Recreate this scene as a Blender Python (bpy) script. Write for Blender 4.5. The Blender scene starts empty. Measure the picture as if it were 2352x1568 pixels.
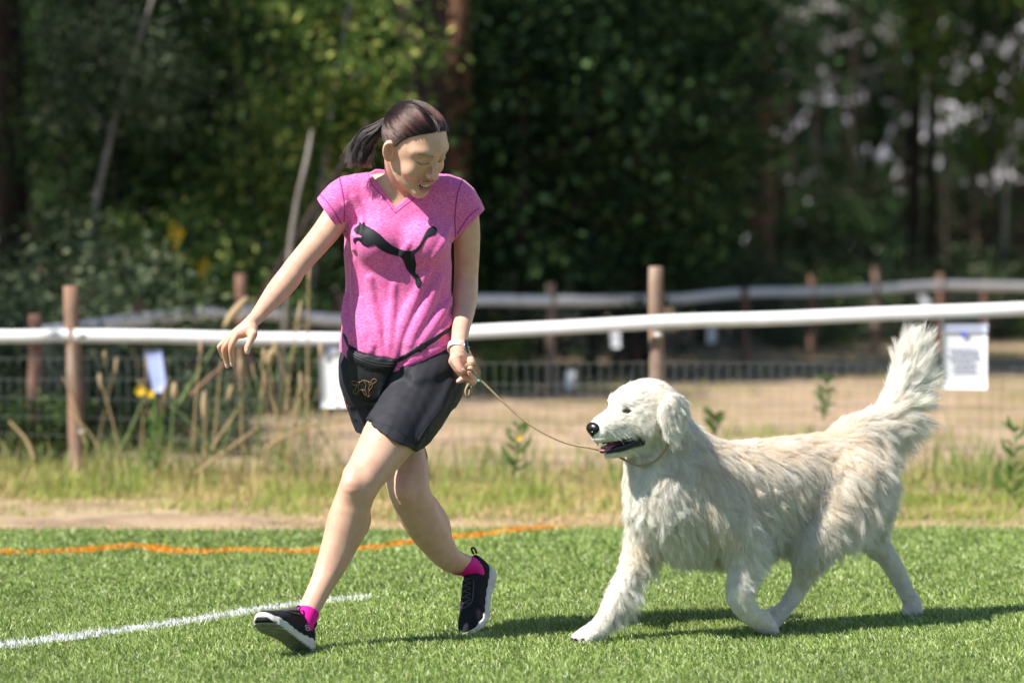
import bpy, bmesh, math, random
import numpy as np
from mathutils import Vector, Matrix, kdtree
from mathutils.bvhtree import BVHTree
from mathutils.geometry import delaunay_2d_cdt
random.seed(7)
rng = np.random.default_rng(7)
scene = bpy.context.scene
COL = scene.collection
R = math.radians

# ---------------------------------------------------------------- camera, sky, sun, exposure
CH = 1.15            # camera height
FP = 7840.0          # focal length in units of the 2352 px wide sketch used for measuring
HV = 560.0           # horizon row of that sketch
cam_d = bpy.data.cameras.new('camera')
cam_d.lens = 120; cam_d.sensor_width = 36; cam_d.sensor_fit = 'HORIZONTAL'
cam_d.shift_y = -(784.0 - HV) / 2352.0
cam_d.clip_start = 0.1; cam_d.clip_end = 3000
cam_d.dof.use_dof = True
cam_d.dof.focus_distance = 10.02
cam_d.dof.aperture_fstop = 2.5
cam = bpy.data.objects.new('camera', cam_d)
cam.location = (0, 0, CH); cam.rotation_euler = (R(90), 0, 0)
COL.objects.link(cam); scene.camera = cam

world = bpy.data.worlds.new('World'); scene.world = world
world.use_nodes = True
wn = world.node_tree.nodes; wl = world.node_tree.links
sky = wn.new('ShaderNodeTexSky'); sky.sky_type = 'NISHITA'; sky.sun_disc = False
sky.sun_elevation = R(50); sky.sun_rotation = R(240); sky.air_density = 1.0; sky.dust_density = 0.0; sky.ozone_density = 1.5
bg = wn['Background']; wl.new(sky.outputs[0], bg.inputs[0]); bg.inputs[1].default_value = 0.078
sun_d = bpy.data.lights.new('sun', 'SUN'); sun_d.energy = 5.0; sun_d.angle = R(0.53); sun_d.color = (1.0, 0.945, 0.865)
sun = bpy.data.objects.new('sun', sun_d)
SD = Vector((math.cos(R(30))*math.cos(R(50)), math.sin(R(30))*math.cos(R(50)), -math.sin(R(50))))
sun.rotation_euler = SD.to_track_quat('-Z', 'Y').to_euler(); sun.location = (-6, -3, 12)
COL.objects.link(sun)
scene.view_settings.view_transform = 'Standard'; scene.view_settings.look = 'None'
scene.view_settings.exposure = 0.86; scene.view_settings.gamma = 1.0
scene.view_settings.use_curve_mapping = False
scene.cycles.use_denoising = True
scene.cycles.max_bounces = 12; scene.cycles.diffuse_bounces = 8; scene.cycles.transparent_max_bounces = 8
scene.cycles.sample_clamp_indirect = 6

# ---------------------------------------------------------------- measuring helpers
def P(u, v, y):
    """point seen at (u, v) of the sketch, y metres in front of the camera"""
    return np.array([(u - 1176.0) / FP * y, y, CH - (v - HV) / FP * y])
def G(u, v):
    """point of the ground (z=0) seen at (u, v)"""
    y = FP * CH / (v - HV)
    return np.array([(u - 1176.0) / FP * y, y, 0.0])
def rp(px, y): return px * y / FP
def proj(p): return (p[0] / p[1] * FP + 1176.0, HV + (CH - p[2]) / p[1] * FP)

# ---------------------------------------------------------------- materials
def new_mat(name):
    m = bpy.data.materials.new(name); m.use_nodes = True
    return m, m.node_tree.nodes, m.node_tree.links, m.node_tree.nodes['Principled BSDF']
def mat(name, col, rough=0.6, spec=0.4, metal=0.0, noise=None, bump=None, sheen=0.0, sub=0.0, coat=0.0, trans=0.0):
    """noise=(scale, amount, detail, (sx,sy,sz)); bump=(scale, strength, distance)"""
    m, n, l, b = new_mat(name)
    b.inputs['Base Color'].default_value = (*col, 1); b.inputs['Roughness'].default_value = rough
    b.inputs['Specular IOR Level'].default_value = spec; b.inputs['Metallic'].default_value = metal
    b.inputs['Sheen Weight'].default_value = sheen; b.inputs['Coat Weight'].default_value = coat
    if sub:
        b.inputs['Subsurface Weight'].default_value = sub
        b.inputs['Subsurface Radius'].default_value = (1.0, 0.35, 0.2); b.inputs['Subsurface Scale'].default_value = 0.006
    tc = None
    if noise or bump:
        tc = n.new('ShaderNodeTexCoord')
    if noise:
        mp = n.new('ShaderNodeMapping'); l.new(tc.outputs['Object'], mp.inputs[0])
        mp.inputs['Scale'].default_value = noise[3] if len(noise) > 3 else (1, 1, 1)
        t = n.new('ShaderNodeTexNoise'); t.inputs['Scale'].default_value = noise[0]; t.inputs['Detail'].default_value = noise[2]
        l.new(mp.outputs[0], t.inputs['Vector'])
        cr = n.new('ShaderNodeValToRGB'); a = noise[1]
        cr.color_ramp.elements[0].position = 0.3; cr.color_ramp.elements[1].position = 0.7
        cr.color_ramp.elements[0].color = (*[c * (1 - a) for c in col], 1)
        cr.color_ramp.elements[1].color = (*[min(1, c * (1 + a)) for c in col], 1)
        l.new(t.outputs[0], cr.inputs[0]); l.new(cr.outputs[0], b.inputs['Base Color'])
    if bump:
        t2 = n.new('ShaderNodeTexNoise'); t2.inputs['Scale'].default_value = bump[0]; t2.inputs['Detail'].default_value = 3
        l.new(tc.outputs['Object'], t2.inputs['Vector'])
        bp = n.new('ShaderNodeBump'); bp.inputs['Strength'].default_value = bump[1]; bp.inputs['Distance'].default_value = bump[2]
        l.new(t2.outputs[0], bp.inputs['Height']); l.new(bp.outputs[0], b.inputs['Normal'])
    if trans:
        tr = n.new('ShaderNodeBsdfTranslucent'); mx = n.new('ShaderNodeMixShader'); mx.inputs[0].default_value = trans
        src = b.inputs['Base Color'].links[0].from_socket if b.inputs['Base Color'].links else None
        if src: l.new(src, tr.inputs[0])
        else: tr.inputs[0].default_value = (*col, 1)
        out = n['Material Output']
        l.new(b.outputs[0], mx.inputs[1]); l.new(tr.outputs[0], mx.inputs[2]); l.new(mx.outputs[0], out.inputs[0])
    return m

# ---------------------------------------------------------------- objects
def tag(o, label=None, cat=None, group=None, kind=None):
    if label: o['label'] = label
    if cat: o['category'] = cat
    if group: o['group'] = group
    if kind: o['kind'] = kind
    return o
def empty(name, loc=(0, 0, 0), parent=None):
    o = bpy.data.objects.new(name, None); o.location = loc; o.empty_display_size = 0.1
    COL.objects.link(o)
    if parent: put(o, parent)
    return o
def put(o, parent):
    """parent o keeping its world place (parents here carry no rotation unless set later)"""
    o.parent = parent
    o.matrix_parent_inverse = Matrix.Translation(-world_loc(parent))
def world_loc(o):
    p = Vector(o.location)
    if o.parent: p = p + world_loc(o.parent) + o.matrix_parent_inverse.to_translation()
    return p
def mesh_obj(name, verts, faces, m=None, parent=None, smooth=True):
    me = bpy.data.meshes.new(name)
    verts = np.asarray(verts, dtype=np.float32).reshape(-1, 3)
    if isinstance(faces, np.ndarray) and faces.ndim == 2:
        nf, k = faces.shape
        me.vertices.add(len(verts)); me.vertices.foreach_set('co', verts.ravel())
        me.loops.add(nf * k); me.loops.foreach_set('vertex_index', faces.astype(np.int32).ravel())
        me.polygons.add(nf); me.polygons.foreach_set('loop_start', np.arange(0, nf * k, k, dtype=np.int32))
        me.update(calc_edges=True)
    else:
        me.from_pydata(verts.tolist(), [], faces); me.update()
    me.polygons.foreach_set('use_smooth', np.full(len(me.polygons), smooth))
    mats = m if isinstance(m, (list, tuple)) else [m]
    for q in mats:
        if q: me.materials.append(q)
    o = bpy.data.objects.new(name, me); COL.objects.link(o)
    if parent: put(o, parent)
    return o
def set_color(o, name, cols):
    at = o.data.color_attributes.new(name, 'FLOAT_COLOR', 'POINT')
    c = np.ones((len(cols), 4), np.float32); c[:, :3] = cols
    at.data.foreach_set('color', c.ravel())
def tube_arrays(pts, radii, seg=8, closed=False):
    pts = np.asarray(pts, float); n = len(pts)
    radii = np.full(n, radii) if np.isscalar(radii) else np.asarray(radii, float)
    tan = np.gradient(pts, axis=0); tan /= np.linalg.norm(tan, axis=1)[:, None] + 1e-9
    up = np.array([0.13, 0.31, 0.94]); V = []
    a = np.cross(tan[0], up); a /= np.linalg.norm(a)
    for i in range(n):
        a = a - tan[i] * (a @ tan[i]); a /= np.linalg.norm(a) + 1e-9
        b = np.cross(tan[i], a)
        th = np.arange(seg) * 2 * math.pi / seg
        V.append(pts[i] + radii[i] * (np.cos(th)[:, None] * a + np.sin(th)[:, None] * b))
    V = np.concatenate(V); F = []
    for i in range(n - 1):
        for j in range(seg):
            F.append((i*seg+j, i*seg+(j+1) % seg, (i+1)*seg+(j+1) % seg, (i+1)*seg+j))
    c0 = len(V); V = np.vstack([V, pts[0], pts[-1]])
    for j in range(seg):
        F.append((c0, (j+1) % seg, j)); F.append((c0+1, (n-1)*seg+j, (n-1)*seg+(j+1) % seg))
    return V, F
def tube(name, pts, radii, m, parent=None, seg=8):
    V, F = tube_arrays(pts, radii, seg)
    return mesh_obj(name, V, F, m, parent)
def merge(parts):
    Vs, Fs, o = [], [], 0
    for V, F in parts:
        Vs.append(np.asarray(V)); Fs += [tuple(i + o for i in f) for f in F]; o += len(V)
    return np.vstack(Vs), Fs
def box_arrays(lo, hi):
    (x0, y0, z0), (x1, y1, z1) = lo, hi
    V = [(x0,y0,z0),(x1,y0,z0),(x1,y1,z0),(x0,y1,z0),(x0,y0,z1),(x1,y0,z1),(x1,y1,z1),(x0,y1,z1)]
    return np.array(V, float), [(0,3,2,1),(4,5,6,7),(0,1,5,4),(1,2,6,5),(2,3,7,6),(3,0,4,7)]
def catmull(pts, n=4):
    """resample a list of rows smoothly, n steps between neighbours"""
    p = np.asarray(pts, float)
    if len(p) < 3: 
        t = np.linspace(0, 1, n + 1)[:, None]; return p[0] * (1 - t) + p[-1] * t
    q = np.vstack([2*p[0]-p[1], p, 2*p[-1]-p[-2]]); out = []
    for i in range(1, len(q) - 2):
        for t in np.arange(n) / n:
            out.append(0.5*((2*q[i]) + (q[i+1]-q[i-1])*t + (2*q[i-1]-5*q[i]+4*q[i+1]-q[i+2])*t*t + (-q[i-1]+3*q[i]-3*q[i+1]+q[i+2])*t**3))
    out.append(p[-1]); return np.array(out)

# ---------------------------------------------------------------- implicit surfaces (sculpted bodies and clothes)
def smin(a, b, k):
    h = np.maximum(k - np.abs(a - b), 0.0) / k
    return np.minimum(a, b) - h * h * k * 0.25
class Chain:
    """tapered limb through points with radii"""
    def __init__(s, pts, rad, n=3):
        q = catmull(np.column_stack([np.asarray(pts, float), rad]), n)
        s.p, s.r = q[:, :3], q[:, 3]
        lo = (s.p - s.r[:, None]).min(0); hi = (s.p + s.r[:, None]).max(0)
        s.c = (lo + hi) / 2; s.R = max(np.linalg.norm(s.p - s.c, axis=1) + s.r)
    def ev(s, X, b=None):
        d = None
        for i in range(len(s.p) - 1):
            a, e = s.p[i], s.p[i+1]; ba = e - a; l2 = ba @ ba + 1e-12
            if b is not None and d is not None:
                if np.linalg.norm((a + e)/2 - b[0]) - math.sqrt(l2)/2 - max(s.r[i], s.r[i+1]) - b[1] > 0.03: continue
            pa = X - a; h = np.clip(pa @ ba / l2, 0, 1)
            q = pa - h[:, None] * ba
            di = np.sqrt(np.einsum('ij,ij->i', q, q)) - (s.r[i] + (s.r[i+1] - s.r[i]) * h)
            d = di if d is None else np.minimum(d, di)
        return d
def ch(rows, n=3):
    """rows of (u, v, y, r_px)"""
    return Chain([P(u, v, y) for u, v, y, r in rows], [rp(r, y) for u, v, y, r in rows], n)
class Ell:
    def __init__(s, c, r, M=None):
        s.c = np.asarray(c, float); s.r = np.asarray(r, float); s.R = max(r); s.M = M
    def ev(s, X, b=None):
        q = X - s.c
        if s.M is not None: q = q @ s.M
        k0 = np.sqrt((((q / s.r)) ** 2).sum(1)) + 1e-9; k1 = np.sqrt(((q / (s.r ** 2)) ** 2).sum(1)) + 1e-9
        return k0 * (k0 - 1) / k1
def sph(c, r): return Chain([c, np.asarray(c) + 1e-4], [r, r], 1)
class Loft:
    """stack of super-ellipse slices: rows (z, cx, cy, rx, ry)"""
    def __init__(s, rows, e=2.4):
        q = catmull(sorted(rows), 6); s.q = q; s.e = e
        s.c = np.array([q[:, 1].mean(), q[:, 2].mean(), (q[0, 0] + q[-1, 0]) / 2])
        s.R = math.hypot((q[-1, 0] - q[0, 0]) / 2, max(q[:, 3].max(), q[:, 4].max())) + 0.05
    def ev(s, X, b=None):
        z = X[:, 2]; f = [np.interp(z, s.q[:, 0], s.q[:, i]) for i in (1, 2, 3, 4)]
        k = (np.abs((X[:, 0] - f[0]) / f[2]) ** s.e + np.abs((X[:, 1] - f[1]) / f[3]) ** s.e) ** (1 / s.e)
        d = (k - 1) * np.minimum(f[2], f[3])
        dz = np.maximum(s.q[0, 0] - z, z - s.q[-1, 0])
        return np.maximum(d, dz)
class U:
    """smooth union"""
    def __init__(s, kids, k=0.02):
        s.kids, s.k = kids, k
        lo = np.min([c.c - c.R for c in kids], axis=0); hi = np.max([c.c + c.R for c in kids], axis=0)
        s.c = (lo + hi) / 2; s.R = max(np.linalg.norm(c.c - s.c) + c.R for c in kids)
    def ev(s, X, b=None):
        d = None
        for c in s.kids:
            if b is not None and np.linalg.norm(c.c - b[0]) - c.R - b[1] > s.k + 0.012: continue
            e = c.ev(X, b)
            if e is None: continue
            d = e if d is None else smin(d, e, s.k)
        return np.full(len(X), 0.5) if d is None else d
class Cut:
    """node minus cutters (smooth)"""
    def __init__(s, node, cutters, k=0.006):
        s.n, s.cut, s.k, s.c, s.R = node, cutters, k, node.c, node.R
    def ev(s, X, b=None):
        d = s.n.ev(X, b)
        for c in s.cut:
            if b is not None and np.linalg.norm(c.c - b[0]) - c.R - b[1] > s.k + 0.012: continue
            d = -smin(-d, c.ev(X, b), s.k)
        return d
class Fn:
    """any distance-like function; c, R bound what it touches"""
    def __init__(s, f, c=(0, 0, 0), R=50.0): s.f, s.c, s.R = f, np.asarray(c, float), R
    def ev(s, X, b=None): return s.f(X)
class Xf:
    """node in a local frame: world = o + S * M @ local"""
    def __init__(s, node, M, o, S=1.0):
        s.n, s.M, s.o, s.S = node, np.asarray(M, float), np.asarray(o, float), S
        s.c = s.o + S * s.M @ node.c; s.R = node.R * S
    def ev(s, X, b=None):
        q = (X - s.o) @ s.M / s.S
        bb = None if b is None else (s.M.T @ (b[0] - s.o) / s.S, b[1] / s.S)
        return s.n.ev(q, bb) * s.S
class Off:
    def __init__(s, node, f): s.n, s.f, s.c, s.R = node, f, node.c, node.R + 0.02
    def ev(s, X, b=None):
        d = s.n.ev(X, b)
        return d + (s.f(X) if callable(s.f) else s.f)
def line_cut(u0, v0, u1, v1, y, keep_left=True):
    """half space whose edge runs through two sketch points, containing the view direction; positive distance = kept away"""
    a, b2 = P(u0, v0, y), P(u1, v1, y); d = b2 - a; nrm = np.array([d[2], 0, -d[0]]); nrm /= np.linalg.norm(nrm)
    if not keep_left: nrm = -nrm
    return Fn(lambda X: (X - a) @ nrm, a, 50.0)

def polygonise(node, lo, hi, h, B=12):
    """surface nets over the blocks that the surface touches"""
    lo = np.asarray(lo, float); hi = np.asarray(hi, float)
    nb = np.ceil((hi - lo) / (h * B)).astype(int); N = nb * B + 2
    g = np.stack(np.meshgrid(*[np.arange(k) for k in nb], indexing='ij'), -1).reshape(-1, 3)
    cen = lo + (g * B + B / 2) * h; br = B * h * 0.87
    d = np.concatenate([node.ev(cen[i:i+20000]) for i in range(0, len(cen), 20000)])
    g = g[np.abs(d) < br * 1.35 + 0.004]
    L = np.stack(np.meshgrid(*[np.arange(B + 1)] * 3, indexing='ij'), -1).reshape(-1, 3)
    def key(c): return (c[:, 0] * N[1] + c[:, 1]) * N[2] + c[:, 2]
    ids, pos, quads = [], [], []
    corners = np.array([(i, j, k) for i in (0, 1) for j in (0, 1) for k in (0, 1)])
    edges = [(a, b) for a in range(8) for b in range(a + 1, 8) if np.abs(corners[a] - corners[b]).sum() == 1]
    for gb in g:
        o = gb * B; X = lo + (o + L) * h
        D = node.ev(X, (lo + (o + B / 2) * h, br))
        if D.min() > 0 or D.max() < 0: continue
        D = D.reshape(B + 1, B + 1, B + 1); D = np.where(D == 0, 1e-9, D); S = D < 0
        C = np.stack([S[i:i+B, j:j+B, k:k+B] for i, j, k in corners]); n = C.sum(0)
        cell = np.argwhere((n > 0) & (n < 8))
        if not len(cell): continue
        Dc = np.stack([D[cell[:, 0]+i, cell[:, 1]+j, cell[:, 2]+k] for i, j, k in corners], 1)
        acc = np.zeros((len(cell), 3)); cnt = np.zeros(len(cell))
        for a, b in edges:
            x = (Dc[:, a] < 0) != (Dc[:, b] < 0)
            t = np.where(x, Dc[:, a] / np.where(x, Dc[:, a] - Dc[:, b], 1), 0)
            acc += np.where(x[:, None], corners[a] + t[:, None] * (corners[b] - corners[a]), 0); cnt += x
        ids.append(key(cell + o)); pos.append(lo + (cell + o + acc / cnt[:, None]) * h)
        for ax in range(3):
            sl0 = S[:B, :B, :B]; sh = [slice(0, B)] * 3; sh[ax] = slice(1, B + 1); sl1 = S[tuple(sh)]
            e = np.argwhere(sl0 != sl1)
            if not len(e): continue
            a1, a2 = (ax + 1) % 3, (ax + 2) % 3
            flip = S[e[:, 0], e[:, 1], e[:, 2]]
            e = e + o; u = np.zeros(3, int); u[a1] = 1; w = np.zeros(3, int); w[a2] = 1
            q = np.stack([key(e - u - w), key(e - w), key(e), key(e - u)], 1)
            q[~flip] = q[~flip][:, ::-1]; quads.append(q)
    ids = np.concatenate(ids); pos = np.concatenate(pos); Q = np.concatenate(quads)
    o = np.argsort(ids); ids = ids[o]; pos = pos[o]
    ix = np.searchsorted(ids, Q); ix = np.minimum(ix, len(ids) - 1)
    ok = (ids[ix] == Q).all(1)
    return pos, ix[ok]
def relax(V, F, it=2, lam=0.5):
    """light smoothing of a quad mesh"""
    E = np.vstack([F[:, [0, 1]], F[:, [1, 2]], F[:, [2, 3]], F[:, [3, 0]]])
    for _ in range(it):
        acc = np.zeros_like(V); cnt = np.zeros(len(V))
        for c in range(3):
            acc[:, c] = np.bincount(E[:, 0], V[E[:, 1], c], len(V)) + np.bincount(E[:, 1], V[E[:, 0], c], len(V))
        cnt = np.bincount(E[:, 0], minlength=len(V)) + np.bincount(E[:, 1], minlength=len(V))
        V = V + lam * (acc / np.maximum(cnt, 1)[:, None] - V)
    return V
def bvh_of(V, F): return BVHTree.FromPolygons([tuple(v) for v in V.tolist()], F.tolist() if isinstance(F, np.ndarray) else F)
CAMP = Vector((0, 0, CH))
def hit(bvh, u, v, y0=8.0):
    """where the sight line through (u, v) meets a surface: point, normal"""
    d = Vector(P(u, v, 1.0)) - CAMP; d.normalize()
    h = bvh.ray_cast(CAMP + d * 5.0, d)
    return (np.array(h[0]), np.array(h[1])) if h[0] is not None else (None, None)
def grad(node, X, e=0.0015):
    g = np.stack([node.ev(X + np.eye(3)[i] * e) - node.ev(X - np.eye(3)[i] * e) for i in range(3)], 1)
    return g / (np.linalg.norm(g, axis=1)[:, None] + 1e-12)
def in_poly(pt, poly):
    x, y = pt; c = False; n = len(poly)
    for i in range(n):
        x0, y0 = poly[i]; x1, y1 = poly[i-1]
        if (y0 > y) != (y1 > y) and x < (x1 - x0) * (y - y0) / (y1 - y0) + x0: c = not c
    return c
def edge_dist(pt, poly):
    p = np.array(pt); a = np.array(poly); b = np.roll(a, -1, 0); ba = b - a
    h = np.clip(((p - a) * ba).sum(1) / ((ba * ba).sum(1) + 1e-9), 0, 1)
    return np.sqrt((((p - a) - h[:, None] * ba) ** 2).sum(1)).min()
def patch(name, poly, bvh, off, m, parent=None, step=5.0, puff=0.0, puff_w=20.0, thick=0.0015):
    """a flat outline (sketch px) laid on a surface, standing off metres proud, rounded by puff"""
    poly = [tuple(p) for p in poly]; n = len(poly)
    us = [p[0] for p in poly]; vs = [p[1] for p in poly]; pts = [Vector(p) for p in poly]
    for u in np.arange(min(us), max(us), step):
        for v in np.arange(min(vs), max(vs), step):
            q = (u + random.uniform(-.2, .2) * step, v + random.uniform(-.2, .2) * step)
            if in_poly(q, poly) and edge_dist(q, poly) > step * 0.4: pts.append(Vector(q))
    vo, eo, fo = delaunay_2d_cdt(pts, [], [list(range(n))], 1, 1e-4)[:3]
    V = []; last = None
    for q in vo:
        h, nn = hit(bvh, q[0], q[1])
        if h is None:
            h = last if last is not None else P(q[0], q[1], 9.9); h = P(q[0], q[1], h[1]); nn = np.array([0, -1, 0])
        last = h; e = off
        if puff:
            t = min(edge_dist((q[0], q[1]), poly) / puff_w, 1); e += puff * math.sqrt(1 - (1 - t) ** 2)
        tow = np.array([0, 0, CH]) - h; tow /= np.linalg.norm(tow)
        V.append(h + tow * e)
    F = [tuple(f) for f in fo]
    # orient to the camera
    F2 = []
    for f in F:
        a, b, c = V[f[0]], V[f[1]], V[f[2]]
        F2.append(f if np.cross(b - a, c - a) @ (np.array([0, 0, CH]) - a) > 0 else f[::-1])
    o = mesh_obj(name, V, F2, m, parent)
    s = o.modifiers.new('thickness', 'SOLIDIFY'); s.thickness = thick; s.offset = -1
    return o
def strands(name, roots, tips_pts, radius, m, parent=None, taper=0.25):
    """tips_pts: (n, k, 3) points of every strand, radius: root radius or (n,) array"""
    n, k, _ = tips_pts.shape
    h = bpy.data.hair_curves.new(name); h.add_curves([k] * n)
    h.position_data.foreach_set('vector', tips_pts.astype(np.float32).ravel())
    r = np.ones((n, k), np.float32) * (radius if np.isscalar(radius) else np.asarray(radius)[:, None])
    r *= np.linspace(1, taper, k)[None, :]
    at = h.attributes.get('radius') or h.attributes.new('radius', 'FLOAT', 'POINT')
    at.data.foreach_set('value', r.astype(np.float32).ravel())
    if m: h.materials.append(m)
    o = bpy.data.objects.new(name, h); COL.objects.link(o)
    if parent: put(o, parent)
    return o
def sample_mesh(V, F, n, w=None):
    """n random points of a quad mesh: points, normals, face index"""
    a, b, c, d = (V[F[:, i]] for i in range(4))
    nr = np.cross(c - a, d - b); ar = np.linalg.norm(nr, axis=1); nr /= ar[:, None] + 1e-12
    p = ar if w is None else ar * w
    p = p / p.sum(); f = rng.choice(len(F), n, p=p)
    s, t = rng.random((n, 1)), rng.random((n, 1))
    X = (a[f] * (1 - s) + b[f] * s) * (1 - t) + (d[f] * (1 - s) + c[f] * s) * t
    return X, nr[f], f
_gr = np.random.default_rng(3).normal(size=(5, 12, 3))
def snoise(X, freq, seed=0):
    """cheap smooth noise (sum of sines), about -1..1"""
    r = np.random.default_rng(100 + seed); out = np.zeros(len(X))
    for i in range(7):
        k = r.normal(size=3); k *= freq * r.uniform(0.6, 1.6) / np.linalg.norm(k)
        out += np.sin(X @ k * 2 * math.pi + r.uniform(0, 6.28))
    return out / 3.2
# ================================================================ the ground
def ramp_mat(name, stops, scale, detail=5, rough=.9, bump=None, second=None, stretch=(1, 1, 1)):
    m, n, l, b = new_mat(name)
    tc = n.new('ShaderNodeTexCoord'); mp = n.new('ShaderNodeMapping'); mp.inputs['Scale'].default_value = stretch; l.new(tc.outputs['Object'], mp.inputs[0])
    t = n.new('ShaderNodeTexNoise'); t.inputs['Scale'].default_value = scale; t.inputs['Detail'].default_value = detail; t.inputs['Roughness'].default_value = .6
    l.new(mp.outputs[0], t.inputs['Vector']); cr = n.new('ShaderNodeValToRGB'); e = cr.color_ramp.elements
    e[0].position, e[0].color = stops[0][0], (*stops[0][1], 1); e[1].position, e[1].color = stops[-1][0], (*stops[-1][1], 1)
    for p, c in stops[1:-1]: q = e.new(p); q.color = (*c, 1)
    l.new(t.outputs[0], cr.inputs[0]); src = cr.outputs[0]
    if second:
        t2 = n.new('ShaderNodeTexNoise'); t2.inputs['Scale'].default_value = second[0]; t2.inputs['Detail'].default_value = 3; l.new(tc.outputs['Object'], t2.inputs['Vector'])
        c2 = n.new('ShaderNodeValToRGB'); c2.color_ramp.elements[0].position = second[2]; c2.color_ramp.elements[1].position = second[3]; l.new(t2.outputs[0], c2.inputs[0])
        mx = n.new('ShaderNodeMix'); mx.data_type = 'RGBA'; l.new(c2.outputs[0], mx.inputs[0]); l.new(src, mx.inputs[6]); mx.inputs[7].default_value = (*second[1], 1); src = mx.outputs[2]
    l.new(src, b.inputs['Base Color']); b.inputs['Roughness'].default_value = rough; b.inputs['Specular IOR Level'].default_value = .2
    if bump:
        bp = n.new('ShaderNodeBump'); bp.inputs['Strength'].default_value = bump[0]; bp.inputs['Distance'].default_value = bump[1]; l.new(t.outputs[0], bp.inputs['Height']); l.new(bp.outputs[0], b.inputs['Normal'])
    return m
M_field = ramp_mat('dry_earth', [(.30, (.17, .12, .08)), (.5, (.36, .26, .17)), (.72, (.46, .35, .235))], 2.2, 8, bump=(.6, .03), second=(.55, (.20, .18, .07), .52, .66))
M_base = ramp_mat('turf_backing', [(.3, (.035, .06, .018)), (.7, (.07, .12, .03))], 60, 4)
# terrain: one sheet, rolling slightly far away
gx = np.concatenate([np.linspace(-400, -20, 12), np.linspace(-18, 18, 73), np.linspace(20, 400, 12)]); gy = np.concatenate([np.linspace(-200, 12, 8), np.linspace(13, 60, 95), np.linspace(65, 900, 16)])
XX, YY = np.meshgrid(gx, gy); ZZ = -.03 + .018 * np.sin(XX * 1.3 + YY * .7) * np.sin(YY * .9 - XX * .4) * (YY > 14.3) * (YY < 60)
ni, nj = XX.shape; idx = np.arange(ni * nj).reshape(ni, nj)
Fq = np.stack([idx[:-1, :-1], idx[:-1, 1:], idx[1:, 1:], idx[1:, :-1]], -1).reshape(-1, 4)
tag(mesh_obj('ground', np.stack([XX, YY, ZZ], -1).reshape(-1, 3), Fq, M_field), kind='structure')
# the artificial turf: carpet with a cut edge
ex = np.linspace(-30, 30, 241)
def edge_y(x): return 13.76 + .035 * np.sin(x * 2.1) + .02 * np.sin(x * 7.3 + 1) + .035 * x
Vt = [(x, -12, -.004) for x in ex] + [(x, float(edge_y(x)), -.004) for x in ex] + [(x, float(edge_y(x)), -.04) for x in ex]; n_e = len(ex)
Ft = [(i, i+1, n_e+i+1, n_e+i) for i in range(n_e-1)] + [(n_e+i, n_e+i+1, 2*n_e+i+1, 2*n_e+i) for i in range(n_e-1)]
tag(mesh_obj('turf_backing', Vt, Ft, M_base, smooth=False), kind='structure')
def blades(X, Y, h, w, lean, z0=0.0, curl=.5, ang=None):
    """two-part bent blades: vertices, faces (as loops of tris), base index per blade"""
    n = len(X); a = rng.uniform(0, 2 * math.pi, n) if ang is None else ang; f = rng.uniform(0, 2 * math.pi, n)
    d = np.stack([np.cos(a), np.sin(a), np.zeros(n)], 1); s = np.stack([np.cos(f), np.sin(f), np.zeros(n)], 1) * (w / 2)[:, None]
    b = np.stack([X, Y, np.full(n, z0)], 1); up = np.array([0, 0, 1.])
    m_ = b + d * (h * lean * .35)[:, None] + up * (h * .55)[:, None]
    t_ = b + d * (h * lean * (.8 + curl))[:, None] + up * (h * np.sqrt(np.clip(1 - (lean * .8) ** 2, .15, 1)))[:, None]
    V = np.stack([b - s, b + s, m_ + s * .8, m_ - s * .8, t_], 1).reshape(-1, 3); o = np.arange(n)[:, None] * 5
    F = np.concatenate([o + [0, 1, 2], o + [0, 2, 3], o + [3, 2, 4]], 1).reshape(-1, 3); return V, F
def blade_mat(name, rough=.45, trans=.25, spec=.35):
    m, n, l, b = new_mat(name); a = n.new('ShaderNodeAttribute'); a.attribute_name = 'tint'; l.new(a.outputs['Color'], b.inputs['Base Color'])
    b.inputs['Roughness'].default_value = rough; b.inputs['Specular IOR Level'].default_value = spec
    tr = n.new('ShaderNodeBsdfTranslucent'); mx = n.new('ShaderNodeMixShader'); mx.inputs[0].default_value = trans
    l.new(a.outputs['Color'], tr.inputs[0]); l.new(b.outputs[0], mx.inputs[1]); l.new(tr.outputs[0], mx.inputs[2]); l.new(mx.outputs[0], n['Material Output'].inputs[0]); return m
M_blade = blade_mat('turf_fibre', .55, .2, .18)
white_l = np.array([G(u, v)[:2] for u, v in [(-60, 1500), (0, 1489), (430, 1432), (640, 1397), (860, 1373)]])
orange_l = np.array([G(u, v)[:2] for u, v in [(-120, 1272), (0, 1272), (150, 1270), (250, 1262), (300, 1256), (340, 1258), (380, 1269), (450, 1271), (520, 1267), (560, 1264), (600, 1268), (700, 1270), (830, 1264), (960, 1247), (1100, 1232), (1200, 1219), (1300, 1212)]])
def poly_d(X, Y, L):
    d = np.full(len(X), 9.0); tpar = np.zeros(len(X))
    for i in range(len(L) - 1):
        a, b = L[i], L[i+1]; ba = b - a; h = np.clip(((X - a[0]) * ba[0] + (Y - a[1]) * ba[1]) / (ba @ ba), 0, 1)
        e = np.hypot(X - a[0] - h * ba[0], Y - a[1] - h * ba[1]); k = e < d; d = np.where(k, e, d); tpar = np.where(k, i + h, tpar)
    return d, tpar
def scatter(n, y0, y1, m=1.2):
    Y = rng.uniform(y0, y1, n); X = rng.uniform(-1, 1, n) * (.152 * y1 + m); k = np.abs(X) < .152 * Y + m; return X[k], Y[k]
sets = []
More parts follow.
